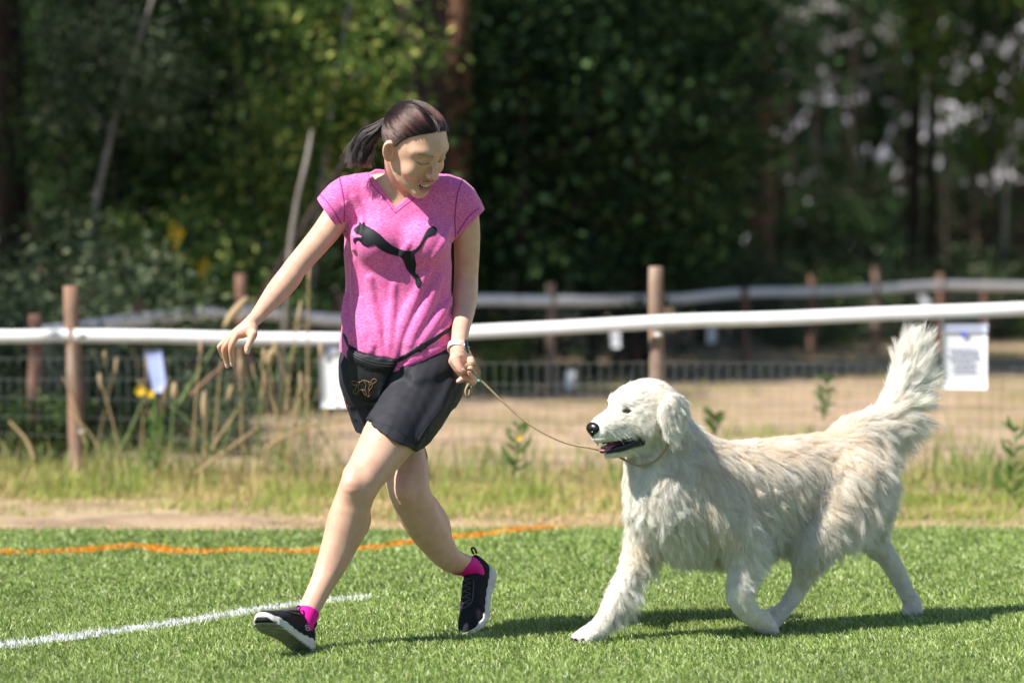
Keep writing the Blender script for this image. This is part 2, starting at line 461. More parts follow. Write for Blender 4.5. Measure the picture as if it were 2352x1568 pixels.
for y0, y1, dens, w in ((8.2, 9.4, 15000, .0027), (9.4, 11.0, 17000, .0029), (11.0, 12.6, 9500, .0042), (12.6, 14.0, 7000, .0055)):
    x, y = scatter(int(dens * (y1 - y0) * 2 * (.152 * y1 + 1.2)), y0, y1); sets.append((x, y, np.full(len(x), w)))
X = np.concatenate([s[0] for s in sets]); Y = np.concatenate([s[1] for s in sets]); W_ = np.concatenate([s[2] for s in sets]); k = Y < edge_y(X) - .01; X, Y, W_ = X[k], Y[k], W_[k]
n = len(X); dw, tw = poly_d(X, Y, white_l); do, _ = poly_d(X, Y, orange_l)
nz = snoise(np.stack([X, Y, 0*X], 1), 3, 60)
is_w = (dw < np.interp(tw, [0, 1, 3.2, 4], [.036, .034, .028, .008]) * (1 + .35 * rng.normal(size=n)))
is_o = (do < .045 * (1 + .3 * rng.normal(size=n) + .3 * nz))
H = rng.uniform(.011, .024, n) * (1 + .12 * nz); lean = rng.uniform(.35, 1.05, n)
lean_dir = np.where(rng.random(n) < .6, rng.normal(2.6, 1.0, n), rng.uniform(0, 6.28, n))
g_a, g_b, g_c = np.array([.15, .235, .050]), np.array([.32, .42, .11]), np.array([.60, .66, .36]); t = rng.random(n)
col = g_a + (g_b - g_a) * t[:, None]; k = rng.random(n) < .13; col[k] = g_c; k = rng.random(n) < .05; col[k] = (.30, .31, .12)
patchy = 1 + .12 * snoise(np.stack([X, Y * .6, 0*X], 1), .7, 61) + .08 * nz; col *= patchy[:, None]
def blade_obj(name, k, colr, kind, m=None, hs=1.0):
    V, F = blades(X[k], Y[k], H[k] * hs, W_[k] * (1.15 if hs > 1 else 1), lean[k], 0, .3, lean_dir[k]); o = mesh_obj(name, V, F, m or M_blade, smooth=False)
    set_color(o, 'tint', np.repeat(colr, 5, 0)); tag(o, kind=kind); return o
blade_obj('artificial_turf', ~is_w & ~is_o, col[~is_w & ~is_o], 'stuff')
kw = is_w; cw_ = np.tile([.80, .81, .82], (kw.sum(), 1)) * rng.uniform(.75, 1.08, (kw.sum(), 1)); blade_obj('white_line', kw, np.clip(cw_, 0, .88), 'structure', None, 1.15)
ko = is_o & ~is_w; co_ = np.tile([.80, .34, .035], (ko.sum(), 1)) * rng.uniform(.7, 1.1, (ko.sum(), 1)); blade_obj('orange_line', ko, co_, 'structure', None, 1.1)
# painted backing under the lines: thin sheets on the carpet
def strip(name, L, w, m, z):
    L = catmull(L, 6); tn_ = np.gradient(L, axis=0); nn = np.stack([-tn_[:, 1], tn_[:, 0]], 1); nn /= np.linalg.norm(nn, axis=1)[:, None]
    V = [(p[0] + s*q[0]*w/2, p[1] + s*q[1]*w/2, z) for p, q in zip(L, nn) for s in (-1, 1)]; F = [(2*i, 2*i+1, 2*i+3, 2*i+2) for i in range(len(L)-1)]
    tag(mesh_obj(name, V, F, m, smooth=False), kind='structure')
strip('white_line', white_l, .05, mat('white_paint', (.6, .6, .6), .8), .001)
strip('orange_line', orange_l, .075, mat('orange_paint', (.55, .24, .02), .8), .001)
# litter on the turf: bits of leaf
# -- verge: dry and green grass between the turf and the fence
def grass_field(name, n, y0, y1, xm, hgt, wid, colf, keepf=None, lean_=(.2, .9)):
    Yg = rng.uniform(y0, y1, n); Xg_ = rng.uniform(-1, 1, n) * (.152 * y1 + xm); X3 = np.stack([Xg_, Yg, 0*Yg], 1)
    k = (np.abs(Xg_) < .152 * Yg + xm)
    if keepf is not None: k &= keepf(X3)
    X3 = X3[k]; m = len(X3); c, hs = colf(X3); Hh = rng.uniform(*hgt, m) * hs; V, F = blades(X3[:, 0], X3[:, 1], Hh, rng.uniform(*wid, m), rng.uniform(*lean_, m), -.03, .35)
    o = mesh_obj(name, V, F, M_grass, smooth=False); set_color(o, 'tint', np.repeat(c, 5, 0)); tag(o, kind='stuff'); return o
M_grass = blade_mat('grass_blade', .6, .3, .2)
straw, straw2, gr1, gr2 = np.array([.64, .48, .25]), np.array([.55, .44, .19]), np.array([.34, .42, .09]), np.array([.20, .30, .06])
def verge_col(X3):
    m = len(X3); u = X3[:, 0] / X3[:, 1] * FP + 1176; v = HV + FP * CH / X3[:, 1]
    g = .20 + .45 * snoise(X3, .8, 70) + .3 * snoise(X3, 2.5, 71) + .25 * np.exp(-((v - 1150) / 28) ** 2) - .55 * (v > 1187) - .25 * np.exp(-((u - 640) / 180) ** 2 - ((v - 1085) / 30) ** 2) + .35 * (u < 330) * (v < 1130) + .3 * (u > 2050)
    g = np.clip(g + rng.normal(size=m) * .22, 0, 1)
    c = straw + (gr1 - straw) * g[:, None]; k = rng.random(m) < .35; c[k] = c[k] * .55 + .45 * np.where(g[k, None] > .5, gr2, straw2)
    hs = .5 + .9 * np.clip(g, 0, 1) + .25 * snoise(X3, 1.5, 72); hs = np.where(v > 1180, .3, hs); hs *= np.interp(X3[:, 1], [13.8, 15, 16.5], [.5, .85, 1.3])
    return c * rng.uniform(.75, 1.15, (m, 1)), np.clip(hs, .25, 2)
grass_field('verge_grass', 85000, 13.78, 17.6, 1.2, (.03, .075), (.004, .008), verge_col, lambda X3: (X3[:, 1] > edge_y(X3[:, 0]) + .02) & (snoise(X3, 3.5, 75) + rng.normal(size=len(X3)) * .5 > -.55))
def field_col(X3):
    m = len(X3); g = np.clip(.15 + .5 * snoise(X3, .35, 80) + .25 * snoise(X3, 1.5, 81) + .2 * rng.normal(size=m), 0, 1)
    c = straw * .9 + (gr1 * .9 - straw * .9) * g[:, None]; return c * rng.uniform(.75, 1.1, (m, 1)), .5 + .8 * g
grass_field('meadow_grass', 42000, 17.3, 44, 2.0, (.03, .09), (.006, .014), field_col, lambda X3: snoise(X3, .5, 83) + .35 * snoise(X3, 2, 84) + rng.normal(size=len(X3)) * .3 > .12)

def tall_col(X3):
    m = len(X3); u = X3[:, 0] / X3[:, 1] * FP + 1176; g = np.clip(.5 + .4 * snoise(X3, 1.2, 91) + .3 * rng.normal(size=m) - .25 * (u > 500) * (u < 850), 0, 1)
    c = np.array([.46, .36, .17]) + (np.array([.17, .27, .06]) - np.array([.46, .36, .17])) * g[:, None]; return c * rng.uniform(.7, 1.2, (m, 1)), .6 + .5 * g + .3 * snoise(X3, 2, 92)
def tall_keep(X3):
    u = X3[:, 0] / X3[:, 1] * FP + 1176; d = np.interp(u, [-200, 500, 850, 1050, 1150, 1400, 1700, 2100, 2250, 2500], [.8, .9, .75, .25, .35, .18, .12, .15, .4, .7]); return rng.random(len(X3)) < d * (.6 + .5 * snoise(X3, 1.6, 93))
grass_field('tall_grass', 9000, 15.6, 17.9, 1.0, (.12, .30), (.006, .012), tall_col, tall_keep, (.1, .7))
# ================================================================ the woman
def Z2(x, y): return ((x / 2.376 + 540) * .91875, (y / 2.376 + 500) * .91875)
def Z3(x, y): return ((x / 9.8 + 530) * .91875, (y / 9.8 + 780) * .91875)
def Z4(x, y): return ((x / 8.711 + 1080) * .91875, (y / 8.711 + 830) * .91875)

# -- head frame: x forward, y to her left, z up
def head_rot(yaw, pitch, roll):
    yaw, pitch, roll = R(yaw), R(pitch), R(roll)
    B = np.array([[0, 1, 0], [-1, 0, 0], [0, 0, 1.]])
    Y = np.array([[math.cos(yaw), -math.sin(yaw), 0], [math.sin(yaw), math.cos(yaw), 0], [0, 0, 1]])
    Pm = np.array([[math.cos(pitch), 0, math.sin(pitch)], [0, 1, 0], [-math.sin(pitch), 0, math.cos(pitch)]])
    Ro = np.array([[1, 0, 0], [0, math.cos(roll), -math.sin(roll)], [0, math.sin(roll), math.cos(roll)]])
    return B @ Y @ Pm @ Ro
HM = head_rot(45.5, 35, 10); HO = P(950, 339, 9.86); HS = 1.085
def HW(p): return HO + HS * (HM @ np.asarray(p, float))

def both(f): return [f(1), f(-1)]
skull = U([Ell((-.006, 0, .034), (.089, .0715, .079)), Ell((.028, 0, .012), (.060, .060, .086))], .03)
face = U([skull,
    Ell((.034, 0, -.052), (.048, .046, .044)),
    Chain([(.0, .047, -.035), (.030, .037, -.070), (.070, .012, -.091)], [.020, .017, .014]),
    Chain([(.0, -.047, -.035), (.030, -.037, -.070), (.070, -.012, -.091)], [.020, .017, .014]),
    sph((.073, 0, -.091), .0165)] + both(lambda s: Ell((.057, s*.040, -.024), (.024, .022, .025)))
    + both(lambda s: Chain([(.083, s*.012, .037), (.074, s*.034, .041), (.060, s*.050, .036)], [.008, .008, .008])), .018)
face = Cut(face, both(lambda s: Ell((.094, s*.030, .018), (.014, .017, .0125))), .012)
nose = U([Chain([(.087, 0, .022), (.099, 0, .002), (.111, 0, -.019)], [.0065, .0070, .0098])] + both(lambda s: Ell((.099, s*.0125, -.023), (.0095, .0068, .0068))), .007)
face = U([face, nose], .009)
face = U([face] + both(lambda s: Ell((.0755, s*.0305, .0155), (.0128, .0145, .0115))), .004)
lips = both(lambda s: Chain([(.083, s*.0285, -.0545), (.0945, s*.013, -.0490), (.0985, 0, -.0495)], [.0030, .0046, .0046])) + \
       both(lambda s: Chain([(.083, s*.0275, -.0575), (.0885, s*.014, -.0735), (.0905, 0, -.0775)], [.0030, .0050, .0056]))
face = U([face] + lips, .005)
face = Cut(face, [Ell((.094, 0, -.0630), (.022, .0260, .0118))], .002)
face = Cut(face, both(lambda s: sph((.1035, s*.0062, -.0305), .0030)), .002)
face = Cut(face, both(lambda s: Chain([(.0895, s*.018, .0105), (.0895, s*.030, .0075), (.083, s*.043, .0115)], [.0010, .0014, .0010])), .0025)
def ear(s):
    M = np.array(Matrix.Rotation(R(-s*42), 3, 'Z') @ Matrix.Rotation(R(-12), 3, 'Y'))
    e = Ell((-.004, s*.0785, -.002), (.0190, .0078, .033), M)
    o = np.array([-.004, s*.0785, -.002])
    rim = Chain([M @ np.array(p) + o for p in [(.011, s*.002, .006), (.011, s*.005, .020), (.002, s*.007, .028), (-.010, s*.008, .021), (-.0135, s*.007, 0), (-.008, s*.005, -.016), (.003, s*.002, -.025)]], [.0026, .0029, .0032, .0034, .0030, .0030, .0046])
    e = Cut(e, [Ell(M @ np.array((.001, s*.0085, .002)) + o, (.0105, .0070, .020), M)], .003)
    anti = Chain([M @ np.array(p) + o for p in [(-.001, s*.005, .017), (-.0065, s*.0055, .008), (-.0065, s*.005, -.006), (-.001, s*.004, -.014)]], [.0018, .0024, .0026, .0024])
    tragus = Chain([M @ np.array(p) + o for p in [(.0125, s*.003, .000), (.0095, s*.006, -.006)]], [.0036, .0030])
    e = U([e, anti, tragus], .0025)
    return U([e, rim], .003)
head = U([face, ear(1), ear(-1)], .004)
head_w = Xf(head, HM, HO, HS)

def zz(v, y=10.0): return CH - (v - HV) / FP * y
def xx(u, y=10.0): return (u - 1176) / FP * y
def lrow(v, ul, ur, cy, ry, y=10.0): return (zz(v, y), (xx(ul, y) + xx(ur, y)) / 2, cy, (xx(ur, y) - xx(ul, y)) / 2, ry)
torso = Loft([lrow(396, 868, 962, 10.03, .055), lrow(412, 810, 1020, 10.035, .075), lrow(440, 788, 1055, 10.035, .092), lrow(500, 785, 1048, 10.03, .108),
              lrow(560, 787, 1043, 10.02, .112), lrow(620, 792, 1037, 10.025, .104), lrow(690, 791, 1036, 10.03, .102), lrow(750, 784, 1040, 10.02, .112),
              lrow(810, 778, 1044, 10.02, .122), lrow(870, 776, 1056, 10.04, .13)], 2.35)
bust = [Ell(P(866, 556, 9.935), (.062, .052, .062)), Ell(P(978, 560, 9.935), (.062, .052, .062))]
fold_lines = [ # (start, end, radius px) ridges of cloth
  [(850,640,5),(856,700,7),(868,760,8),(880,815,5)], [(812,600,4),(818,690,7),(835,770,8),(850,805,6)],
  [(985,615,4),(955,680,8),(925,750,9),(905,820,6)], [(1010,640,4),(985,700,8),(950,765,9),(935,815,6)],
  [(1030,690,5),(1000,740,8),(965,790,8),(945,825,5)], [(1034,735,5),(1010,765,8),(985,790,6)],
  [(905,655,4),(900,720,6),(895,790,7),(893,815,5)], [(798,680,5),(795,730,7),(808,785,5)],
  [(792,470,4),(812,520,6),(815,570,5)], [(812,455,4),(832,500,5),(828,545,4)], [(1032,520,4),(1015,560,5),(995,590,3)],
  [(1000,800,5),(970,815,6),(935,838,5)], [(1035,775,5),(1005,800,6),(960,828,4)], [(940,560,4),(915,600,5),(900,620,3)],
  [(830,690,4),(842,740,6),(858,790,6)], [(1000,655,4),(970,715,6),(938,790,6)]]
shirt_base = U([torso] + bust + [
    ch([(868, 428, 10.03, 34), (800, 447, 10.0, 44), (765, 480, 9.965, 44), (738, 507, 9.94, 42)]),
    ch([(985, 430, 10.03, 34), (1040, 452, 10.03, 46), (1074, 496, 10.04, 42), (1086, 545, 10.05, 38)])], .035)
def find_y(node, u, v, y0=9.6, y1=10.2):
    ys = np.linspace(y0, y1, 301); d = node.ev(np.array([P(u, v, y) for y in ys]))
    i = np.argmax(d < 0); return ys[i] if (d < 0).any() else 10.0
ridges = []
for fl in fold_lines:
    q = catmull(np.array(fl, float), 2); pts = []; rs = []
    for (u, v, r_) in q:
        y = find_y(shirt_base, u, v); pts.append(P(u, v, y + rp(r_ * 0.55, y))); rs.append(rp(r_ * 1.7, y))
    ridges.append(Chain(pts, rs, 1))
def shirt_wrinkle(X):
    q = X.copy(); q[:, 0] = X[:, 0] + 0.28 * X[:, 2]; q[:, 2] *= 0.32
    w = np.clip((0.98 - X[:, 2]) / 0.3, 0.25, 1.0)
    return w * (0.0028 * snoise(q, 9, 1) + 0.0014 * snoise(q, 22, 2))
shirt_solid = Off(U([shirt_base] + ridges, .011), shirt_wrinkle)
# cuts: neck V, neck hole, sleeve ends, hem
vl, vr, vb = (838, 380), (1012, 383), (908, 476)
def vee(X):
    u = X[:, 0] / X[:, 1] * FP + 1176; v = HV + (CH - X[:, 2]) / X[:, 1] * FP
    def hp(a, b):
        n_ = np.array([-(b[1]-a[1]), b[0]-a[0]], float); n_ /= np.linalg.norm(n_); return (u - a[0]) * n_[0] + (v - a[1]) * n_[1]
    d = np.maximum(hp(vl, vb), hp(vb, vr))
    return np.maximum(d / 790.0, (X[:, 1] - 10.03))
hem_u = [700, 775, 800, 850, 910, 975, 1045, 1200]; hem_v = [792, 800, 826, 850, 854, 829, 796, 770]
def hem(X):
    u = X[:, 0] / X[:, 1] * FP + 1176; v = HV + (CH - X[:, 2]) / X[:, 1] * FP
    v = v + (X[:, 1] > 10.02) * 0
    return (np.interp(u, hem_u, hem_v) - v) / 790.0
arm_r = ch([(800, 458, 9.99, 36), (748, 533, 9.945, 31), (684, 608, 9.87, 27), (664, 637, 9.845, 28.5), (638, 668, 9.82, 27), (607, 706, 9.76, 20), (588, 730, 9.72, 16.5)])
arm_l = ch([(1062, 470, 10.03, 36), (1072, 540, 10.06, 31), (1071, 632, 10.09, 27.5), (1069, 672, 10.07, 28.5), (1065, 712, 10.04, 26.5), (1059, 752, 9.97, 21.0), (1052, 800, 9.905, 17.0)])
def near(c, rad):
    c = np.asarray(c, float)
    return lambda X: np.linalg.norm(X - c, axis=1) - rad
def both_max(f, g): return lambda X: np.maximum(f(X), g(X))
cut_sr = Fn(both_max(line_cut(727, 455, 779, 527, 9.97, False).f, near(P(715, 530, 9.97), .12)))
cut_sl = Fn(both_max(line_cut(1109, 486, 1044, 552, 10.05, True).f, near(P(1105, 560, 10.05), .11)))
hol_r = Fn(both_max(Off(arm_r, -.004).ev, lambda X: line_cut(727, 455, 779, 527, 9.97, False).f(X) - .012), P(750, 490, 9.95), .07)
hol_l = Fn(both_max(Off(arm_l, -.004).ev, lambda X: line_cut(1109, 486, 1044, 552, 10.05, True).f(X) - .012), P(1086, 525, 10.06), .07)
neck_top = HW((-.032, 0, -.045))
neck = Chain([P(926, 476, 10.045), P(930, 430, 10.01), neck_top], [.064, .058, .053])
neck_hole = Off(neck, -.003)
shirt_node = Cut(shirt_solid, [Fn(vee, P(915, 420, 10.0), .25), neck_hole, cut_sr, cut_sl, hol_r, hol_l, Fn(hem)], .003)

# -- hands
def zf(rows, Z, y0):   # zoom rows (x, y, r_zoom, dy)
    k = {Z3: .09375, Z4: .10547}[Z]
    return ch([(*Z(x, y), y0 + dy, r * k) for x, y, r, dy in rows])
class Hand:
    """palm with fingers that melt into it but not into one another"""
    def __init__(s, palm, fingers, k=.008):
        s.palm, s.fs, s.k = palm, fingers, k; u = U([palm] + fingers); s.c, s.R = u.c, u.R
    def ev(s, X, b=None):
        p = s.palm.ev(X, b); d = p
        for f in s.fs: d = np.minimum(d, smin(p, f.ev(X, b), s.k))
        return d
hand_r = Hand(
    U([zf([(985,215,155,0), (900,400,165,-.01), (760,520,120,-.015)], Z3, 9.705), zf([(900,330,130,0), (640,520,110,-.01), (585,600,85,-.01)], Z3, 9.70),
       zf([(850,300,110,.01), (540,520,90,.0), (430,640,75,.0)], Z3, 9.70), zf([(1000,420,120,-.012), (990,560,112,-.02)], Z3, 9.70)], .012),
    [zf([(590,590,85,-.012), (500,760,80,-.016), (470,905,80,-.012), (485,1090,72,.0), (500,1290,52,.012)], Z3, 9.69),
     zf([(470,620,78,.0), (350,790,72,-.004), (295,920,72,.0), (330,1130,64,.012), (372,1335,50,.02)], Z3, 9.69),
     zf([(400,640,70,.012), (270,760,66,.012), (180,855,60,.014), (225,1000,52,.028), (265,1120,40,.035)], Z3, 9.69),
     zf([(380,640,62,.03), (260,760,56,.032), (210,860,50,.034), (260,980,42,.045)], Z3, 9.69),
     zf([(1005,540,112,-.02), (925,740,84,-.028), (868,880,80,-.03), (862,975,66,-.028)], Z3, 9.69)])
hand_l = Hand(
    U([zf([(600,350,165,.005), (590,520,198,-.0), (640,700,190,.01), (740,900,160,.02), (800,1010,110,.02)], Z4, 9.90), zf([(700,420,130,.02), (830,600,85,.02), (900,800,90,.03), (900,960,100,.03)], Z4, 9.90),
       zf([(450,640,90,-.005), (560,800,90,-.01), (650,940,80,0)], Z4, 9.89)], .014),
    [zf([(520,600,135,-.018), (580,740,95,-.028), (650,850,80,-.03), (715,835,52,-.028)], Z4, 9.885),
     zf([(850,600,82,.0), (850,720,82,-.022), (830,810,72,-.032), (835,900,60,-.034), (850,965,40,-.028)], Z4, 9.89),
     zf([(900,900,85,.015), (820,985,80,-.01), (700,1000,72,-.022), (600,1050,58,-.024), (570,1075,46,-.022)], Z4, 9.89),
     zf([(930,980,75,.02), (850,1070,76,-.004), (770,1090,62,-.01)], Z4, 9.89),
     zf([(960,1040,60,.03), (880,1110,62,.01), (800,1120,50,.004)], Z4, 9.89)])

# -- feet frames
def frame(o, F, Up):
    F = np.array(F, float); F /= np.linalg.norm(F); Up = np.array(Up, float); Up -= F * (Up @ F); Up /= np.linalg.norm(Up)
    return np.column_stack([F, np.cross(Up, F), Up]), np.asarray(o, float)
FM_f, FO_f = frame(P(707, 1503, 9.64), (-.43, -.80, .40), (.10, .33, .92))
F_b = np.array([-.19, -.72, -.66]); F_b /= np.linalg.norm(F_b)
FM_b, FO_b = frame(P(1084, 1467, 10.05) - .268 * F_b, F_b, (-.55, -.52, .68))
def shoe_nodes():
    xs = [-.012, -.004, .01, .035, .07, .11, .15, .19, .22, .245, .262, .272, .279]
    ws = [.002, .017, .028, .0345, .0345, .033, .037, .0445, .0465, .041, .031, .019, .002]
    zb = [.012, .005, .002, .0, .001, .003, .003, .0, .002, .008, .015, .021, .026]
    zt = [.032, .036, .037, .035, .031, .028, .026, .025, .026, .029, .032, .034, .034]
    tp = [.055, .078, .092, .094, .098, .101, .086, .068, .057, .050, .045, .040, .034]
    def sole(X):
        x, y, z = X.T; w = np.interp(x, xs, ws); a = np.interp(x, xs, zb); b = np.interp(x, xs, zt) + .002*np.abs(y)/.04
        b = b + .0015 * np.sin(x * 190)
        yc = .004 * np.sin((x - .02) * 12)
        flare = .004 * np.clip((.02 - z) / .03, -.3, 1)
        q0 = np.abs(y - yc) - w - flare + .006; q1 = np.abs(z - (a + b) / 2) - (b - a) / 2 + .006
        groove = .0016 * (np.sin(x * 300 + np.abs(y) * 60) > .6) * (z < a + .004) 
        return np.maximum(np.hypot(np.maximum(q0, 0), np.maximum(q1, 0)) + np.minimum(np.maximum(q0, q1), 0) - .006 + groove, np.maximum(-.006 - x, x - .276))
    def upper(X):
        x, y, z = X.T; w = np.interp(x, xs, ws) - .0035; t = np.interp(x, xs, tp); yc = .004 * np.sin((x - .02) * 12)
        z0 = .02; h = t - z0; w = np.maximum(w, .002) * (1 - .25 * np.clip((z - .05) / .05, 0, 1))
        k = (np.abs((y - yc) / w) ** 2.5 + np.abs((z - z0) / h) ** 2.2) ** (1 / 2.4)
        return np.maximum(np.maximum((k - 1) * np.minimum(w, h), -(z - .012)), np.maximum(-.003 - x, x - .272))
    c = (.135, 0, .05)
    collar = Ell((.045, 0, .108), (.047, .026, .030))
    up = Cut(Fn(upper, c, .17), [collar], .006)
    seam = []
    return up, Fn(sole, c, .17)
shoe_up, shoe_sole = shoe_nodes()
def LF(M, o, p): return o + M @ np.asarray(p, float)
ank_f = LF(FM_f, FO_f, (.048, 0, .085)); ank_b = LF(FM_b, FO_b, (.058, 0, .075))
def chx(rows, extra, n=3):
    pts = [P(u, v, y) for u, v, y, r in rows] + [e[0] for e in extra]; rad = [rp(r, y) for u, v, y, r in rows] + [e[1] for e in extra]
    return Chain(pts, rad, n)

leg_l = chx([(985, 868, 10.0, 74), (948, 930, 9.94, 70), (905, 988, 9.86, 65), (864, 1052, 9.79, 54), (830, 1105, 9.73, 45), (812, 1150, 9.735, 43.5), (797, 1198, 9.75, 46), (780, 1250, 9.75, 41), (757, 1305, 9.73, 33.5), (732, 1355, 9.695, 26.5)], [(ank_f + (FM_f @ np.array([-.004, 0, .012])), .0305), (ank_f + (FM_f @ np.array([.01, 0, -.03])), .028)])
leg_r = chx([(850, 868, 10.03, 66), (868, 930, 10.06, 63), (905, 1010, 10.05, 60), (930, 1072, 10.02, 54), (939, 1125, 9.98, 48), (955, 1165, 10.0, 46.5), (976, 1203, 10.025, 45), (1004, 1247, 10.055, 37.5), (1034, 1284, 10.08, 29)], [(ank_b + (FM_b @ np.array([-.002, 0, .012])), .0295), (ank_b + (FM_b @ np.array([.01, 0, -.03])), .028)])
calf_l = U([ch([(806, 1150, 9.77, 33), (818, 1192, 9.80, 35), (802, 1240, 9.80, 27)]), ch([(789, 1175, 9.725, 14), (770, 1240, 9.72, 12), (744, 1310, 9.71, 8), (728, 1350, 9.71, 5)])], .02)
knee_l = U([ch([(812, 1085, 9.715, 20), (808, 1112, 9.690, 21), (806, 1128, 9.695, 18)]), ch([(800, 1150, 9.712, 12), (798, 1168, 9.715, 12)]), ch([(843, 1095, 9.72, 17), (846, 1122, 9.725, 15)])], .02)
knee_r = U([ch([(928, 1108, 9.94, 20), (928, 1128, 9.925, 21), (932, 1144, 9.93, 17)]), ch([(938, 1165, 9.955, 12), (944, 1185, 9.965, 12)])], .02)
calf_r = ch([(975, 1165, 10.05, 34), (1000, 1205, 10.09, 34), (1015, 1245, 10.14, 24)])
torso_skin = Off(U([torso] + bust, .03), .008)
shoulders = [ch([(880, 425, 10.04, 26), (815, 442, 10.02, 30), (800, 458, 10.0, 34)]), ch([(975, 425, 10.04, 26), (1035, 452, 10.03, 32), (1062, 472, 10.03, 35)])]
clav = [ch([(905, 462, 9.955, 5), (872, 440, 9.98, 6), (835, 428, 10.0, 6)]), ch([(922, 463, 9.955, 5), (960, 446, 9.975, 6), (1000, 432, 10.0, 6)]),
        Chain([P(912, 466, 9.955), P(925, 430, 9.945), HW((-.005, -.05, -.035))], [.007, .0085, .010])]
body_node = U([torso_skin, neck] + shoulders + clav + [arm_r, arm_l, hand_r, hand_l, Off(ch([(985, 868, 10.0, 74), (850, 868, 10.03, 66)]), .004),
              U([leg_l, calf_l, knee_l], .02), U([leg_r, calf_r, knee_r], .02)], .016)
class UH(U):
    pass
body_full = U([body_node, head_w], .014)
# separation of the two legs: join them hard, not smoothly
legs_l = U([leg_l, calf_l, knee_l], .02); legs_r = U([leg_r, calf_r, knee_r], .02)
upper_body = U([torso_skin, neck] + shoulders + clav + [U([arm_r, hand_r], .012), U([arm_l, hand_l], .012), ch([(985, 868, 10.0, 66), (850, 868, 10.03, 60)])], .016)
class Hard(U):
    def ev(s, X, b=None):
        d = None
        for c in s.kids:
            if b is not None and np.linalg.norm(c.c - b[0]) - c.R - b[1] > 0.02: continue
            e = c.ev(X, b); d = e if d is None else np.minimum(d, e)
        return np.full(len(X), 0.5) if d is None else d
body_full = U([Hard([upper_body, legs_l, legs_r]), head_w], .012)

def lum(c, f): return tuple(x * f for x in c)
M_skin = None
def skin_material():
    m, n, l, b = new_mat('skin')
    a = n.new('ShaderNodeAttribute'); a.attribute_name = 'tint'
    t = n.new('ShaderNodeTexNoise'); t.inputs['Scale'].default_value = 28; t.inputs['Detail'].default_value = 6
    tc = n.new('ShaderNodeTexCoord'); l.new(tc.outputs['Object'], t.inputs['Vector'])
    mx = n.new('ShaderNodeMix'); mx.data_type = 'RGBA'; mx.blend_type = 'MULTIPLY'; mx.inputs[0].default_value = 0.55
    cr = n.new('ShaderNodeValToRGB'); cr.color_ramp.elements[0].position = .35; cr.color_ramp.elements[0].color = (.85, .72, .70, 1); cr.color_ramp.elements[1].position = .65; cr.color_ramp.elements[1].color = (1, 1, 1, 1)
    l.new(t.outputs[0], cr.inputs[0]); l.new(a.outputs['Color'], mx.inputs[6]); l.new(cr.outputs[0], mx.inputs[7]); l.new(mx.outputs[2], b.inputs['Base Color'])
    b.inputs['Roughness'].default_value = .48; b.inputs['Specular IOR Level'].default_value = .38
    b.inputs['Subsurface Weight'].default_value = .12; b.inputs['Subsurface Radius'].default_value = (1, .35, .2); b.inputs['Subsurface Scale'].default_value = .006
    t2 = n.new('ShaderNodeTexNoise'); t2.inputs['Scale'].default_value = 700; l.new(tc.outputs['Object'], t2.inputs['Vector'])
    bp = n.new('ShaderNodeBump'); bp.inputs['Strength'].default_value = .25; bp.inputs['Distance'].default_value = .0006
    l.new(t2.outputs[0], bp.inputs['Height']); l.new(bp.outputs[0], b.inputs['Normal'])
    return m
M_skin = skin_material()

person = empty('person', (float(P(880, 1490, 9.85)[0]), 9.85, 0))
tag(person, 'woman in pink shirt and dark shorts striding along, looking down at the white dog', 'person')
V, F = polygonise(body_full, (-.92, 9.3, -.01), (.12, 10.45, 1.62), .0022)
body = mesh_obj('body', V, F, M_skin, person)
# skin colouring that belongs to the skin itself: lips, brows, knuckles, knees; ear red partly painted light
base = np.array([.70, .43, .305]); cols = np.tile(base, (len(V), 1))
def blend(c, col, w): return c + (np.array(col) - c) * np.clip(w, 0, 1)[:, None]
HL = (V - HO) @ HM / HS
isH = np.linalg.norm(HL - np.array([0, 0, .02]), axis=1) < .17
def spot(center, rad): return np.exp(-((np.linalg.norm((HL - np.array(center)) / np.array(rad), axis=1)) ** 2)) * isH
for s in (1, -1):
    cols = blend(cols, (.72, .36, .28), .30 * spot((.065, s*.038, -.025), (.03, .02, .02)))
    cols = blend(cols, (.80, .33, .25), .80 * spot((-.004, s*.078, 0), (.022, .012, .035)))  # natural ear redness, strengthened to paint in its orange-red lit look
    # brow
    by = HL[:, 1] * s; bz = .0345 + .005 * np.sin(np.clip((by - .012) / .04, 0, 1) * math.pi * .8)
    wb = np.exp(-((HL[:, 2] - bz) / .0032) ** 2) * (by > .012) * (by < .052) * (HL[:, 0] > .04)
    cols = blend(cols, (.16, .10, .075), .6 * wb)
    # lash line of the lowered lid
    t = np.clip((by - .016) / .028, 0, 1); lz = .0100 - .0030 * np.sin(t * math.pi)
    wl_ = np.exp(-((HL[:, 2] - lz) / .0022) ** 2) * (by > .015) * (by < .046) * (HL[:, 0] > .05)
    cols = blend(cols, (.035, .022, .018), .92 * wl_)
    cols = blend(cols, (.45, .27, .20), .30 * spot((.085, s*.03, .016), (.02, .015, .010)))
lw = U(lips, .004).ev(HL[isH]); l2 = np.zeros(len(V)); l2[isH] = np.clip(1 - lw / .0022, 0, 1)
cols = blend(cols, (.56, .20, .17), .8 * l2)
inm = isH & (((HL - np.array([.092, 0, -.0630])) / np.array([.026, .0245, .0108])) ** 2).sum(1).__lt__(1)
cols[inm & (HL[:, 0] < .0955)] = (.10, .022, .018)
cols = blend(cols, (.74, .38, .30), .35 * spot((.112, 0, -.02), (.012, .014, .012)))
def wspot(p, r): return np.exp(-(np.linalg.norm(V - p, axis=1) / r) ** 2)
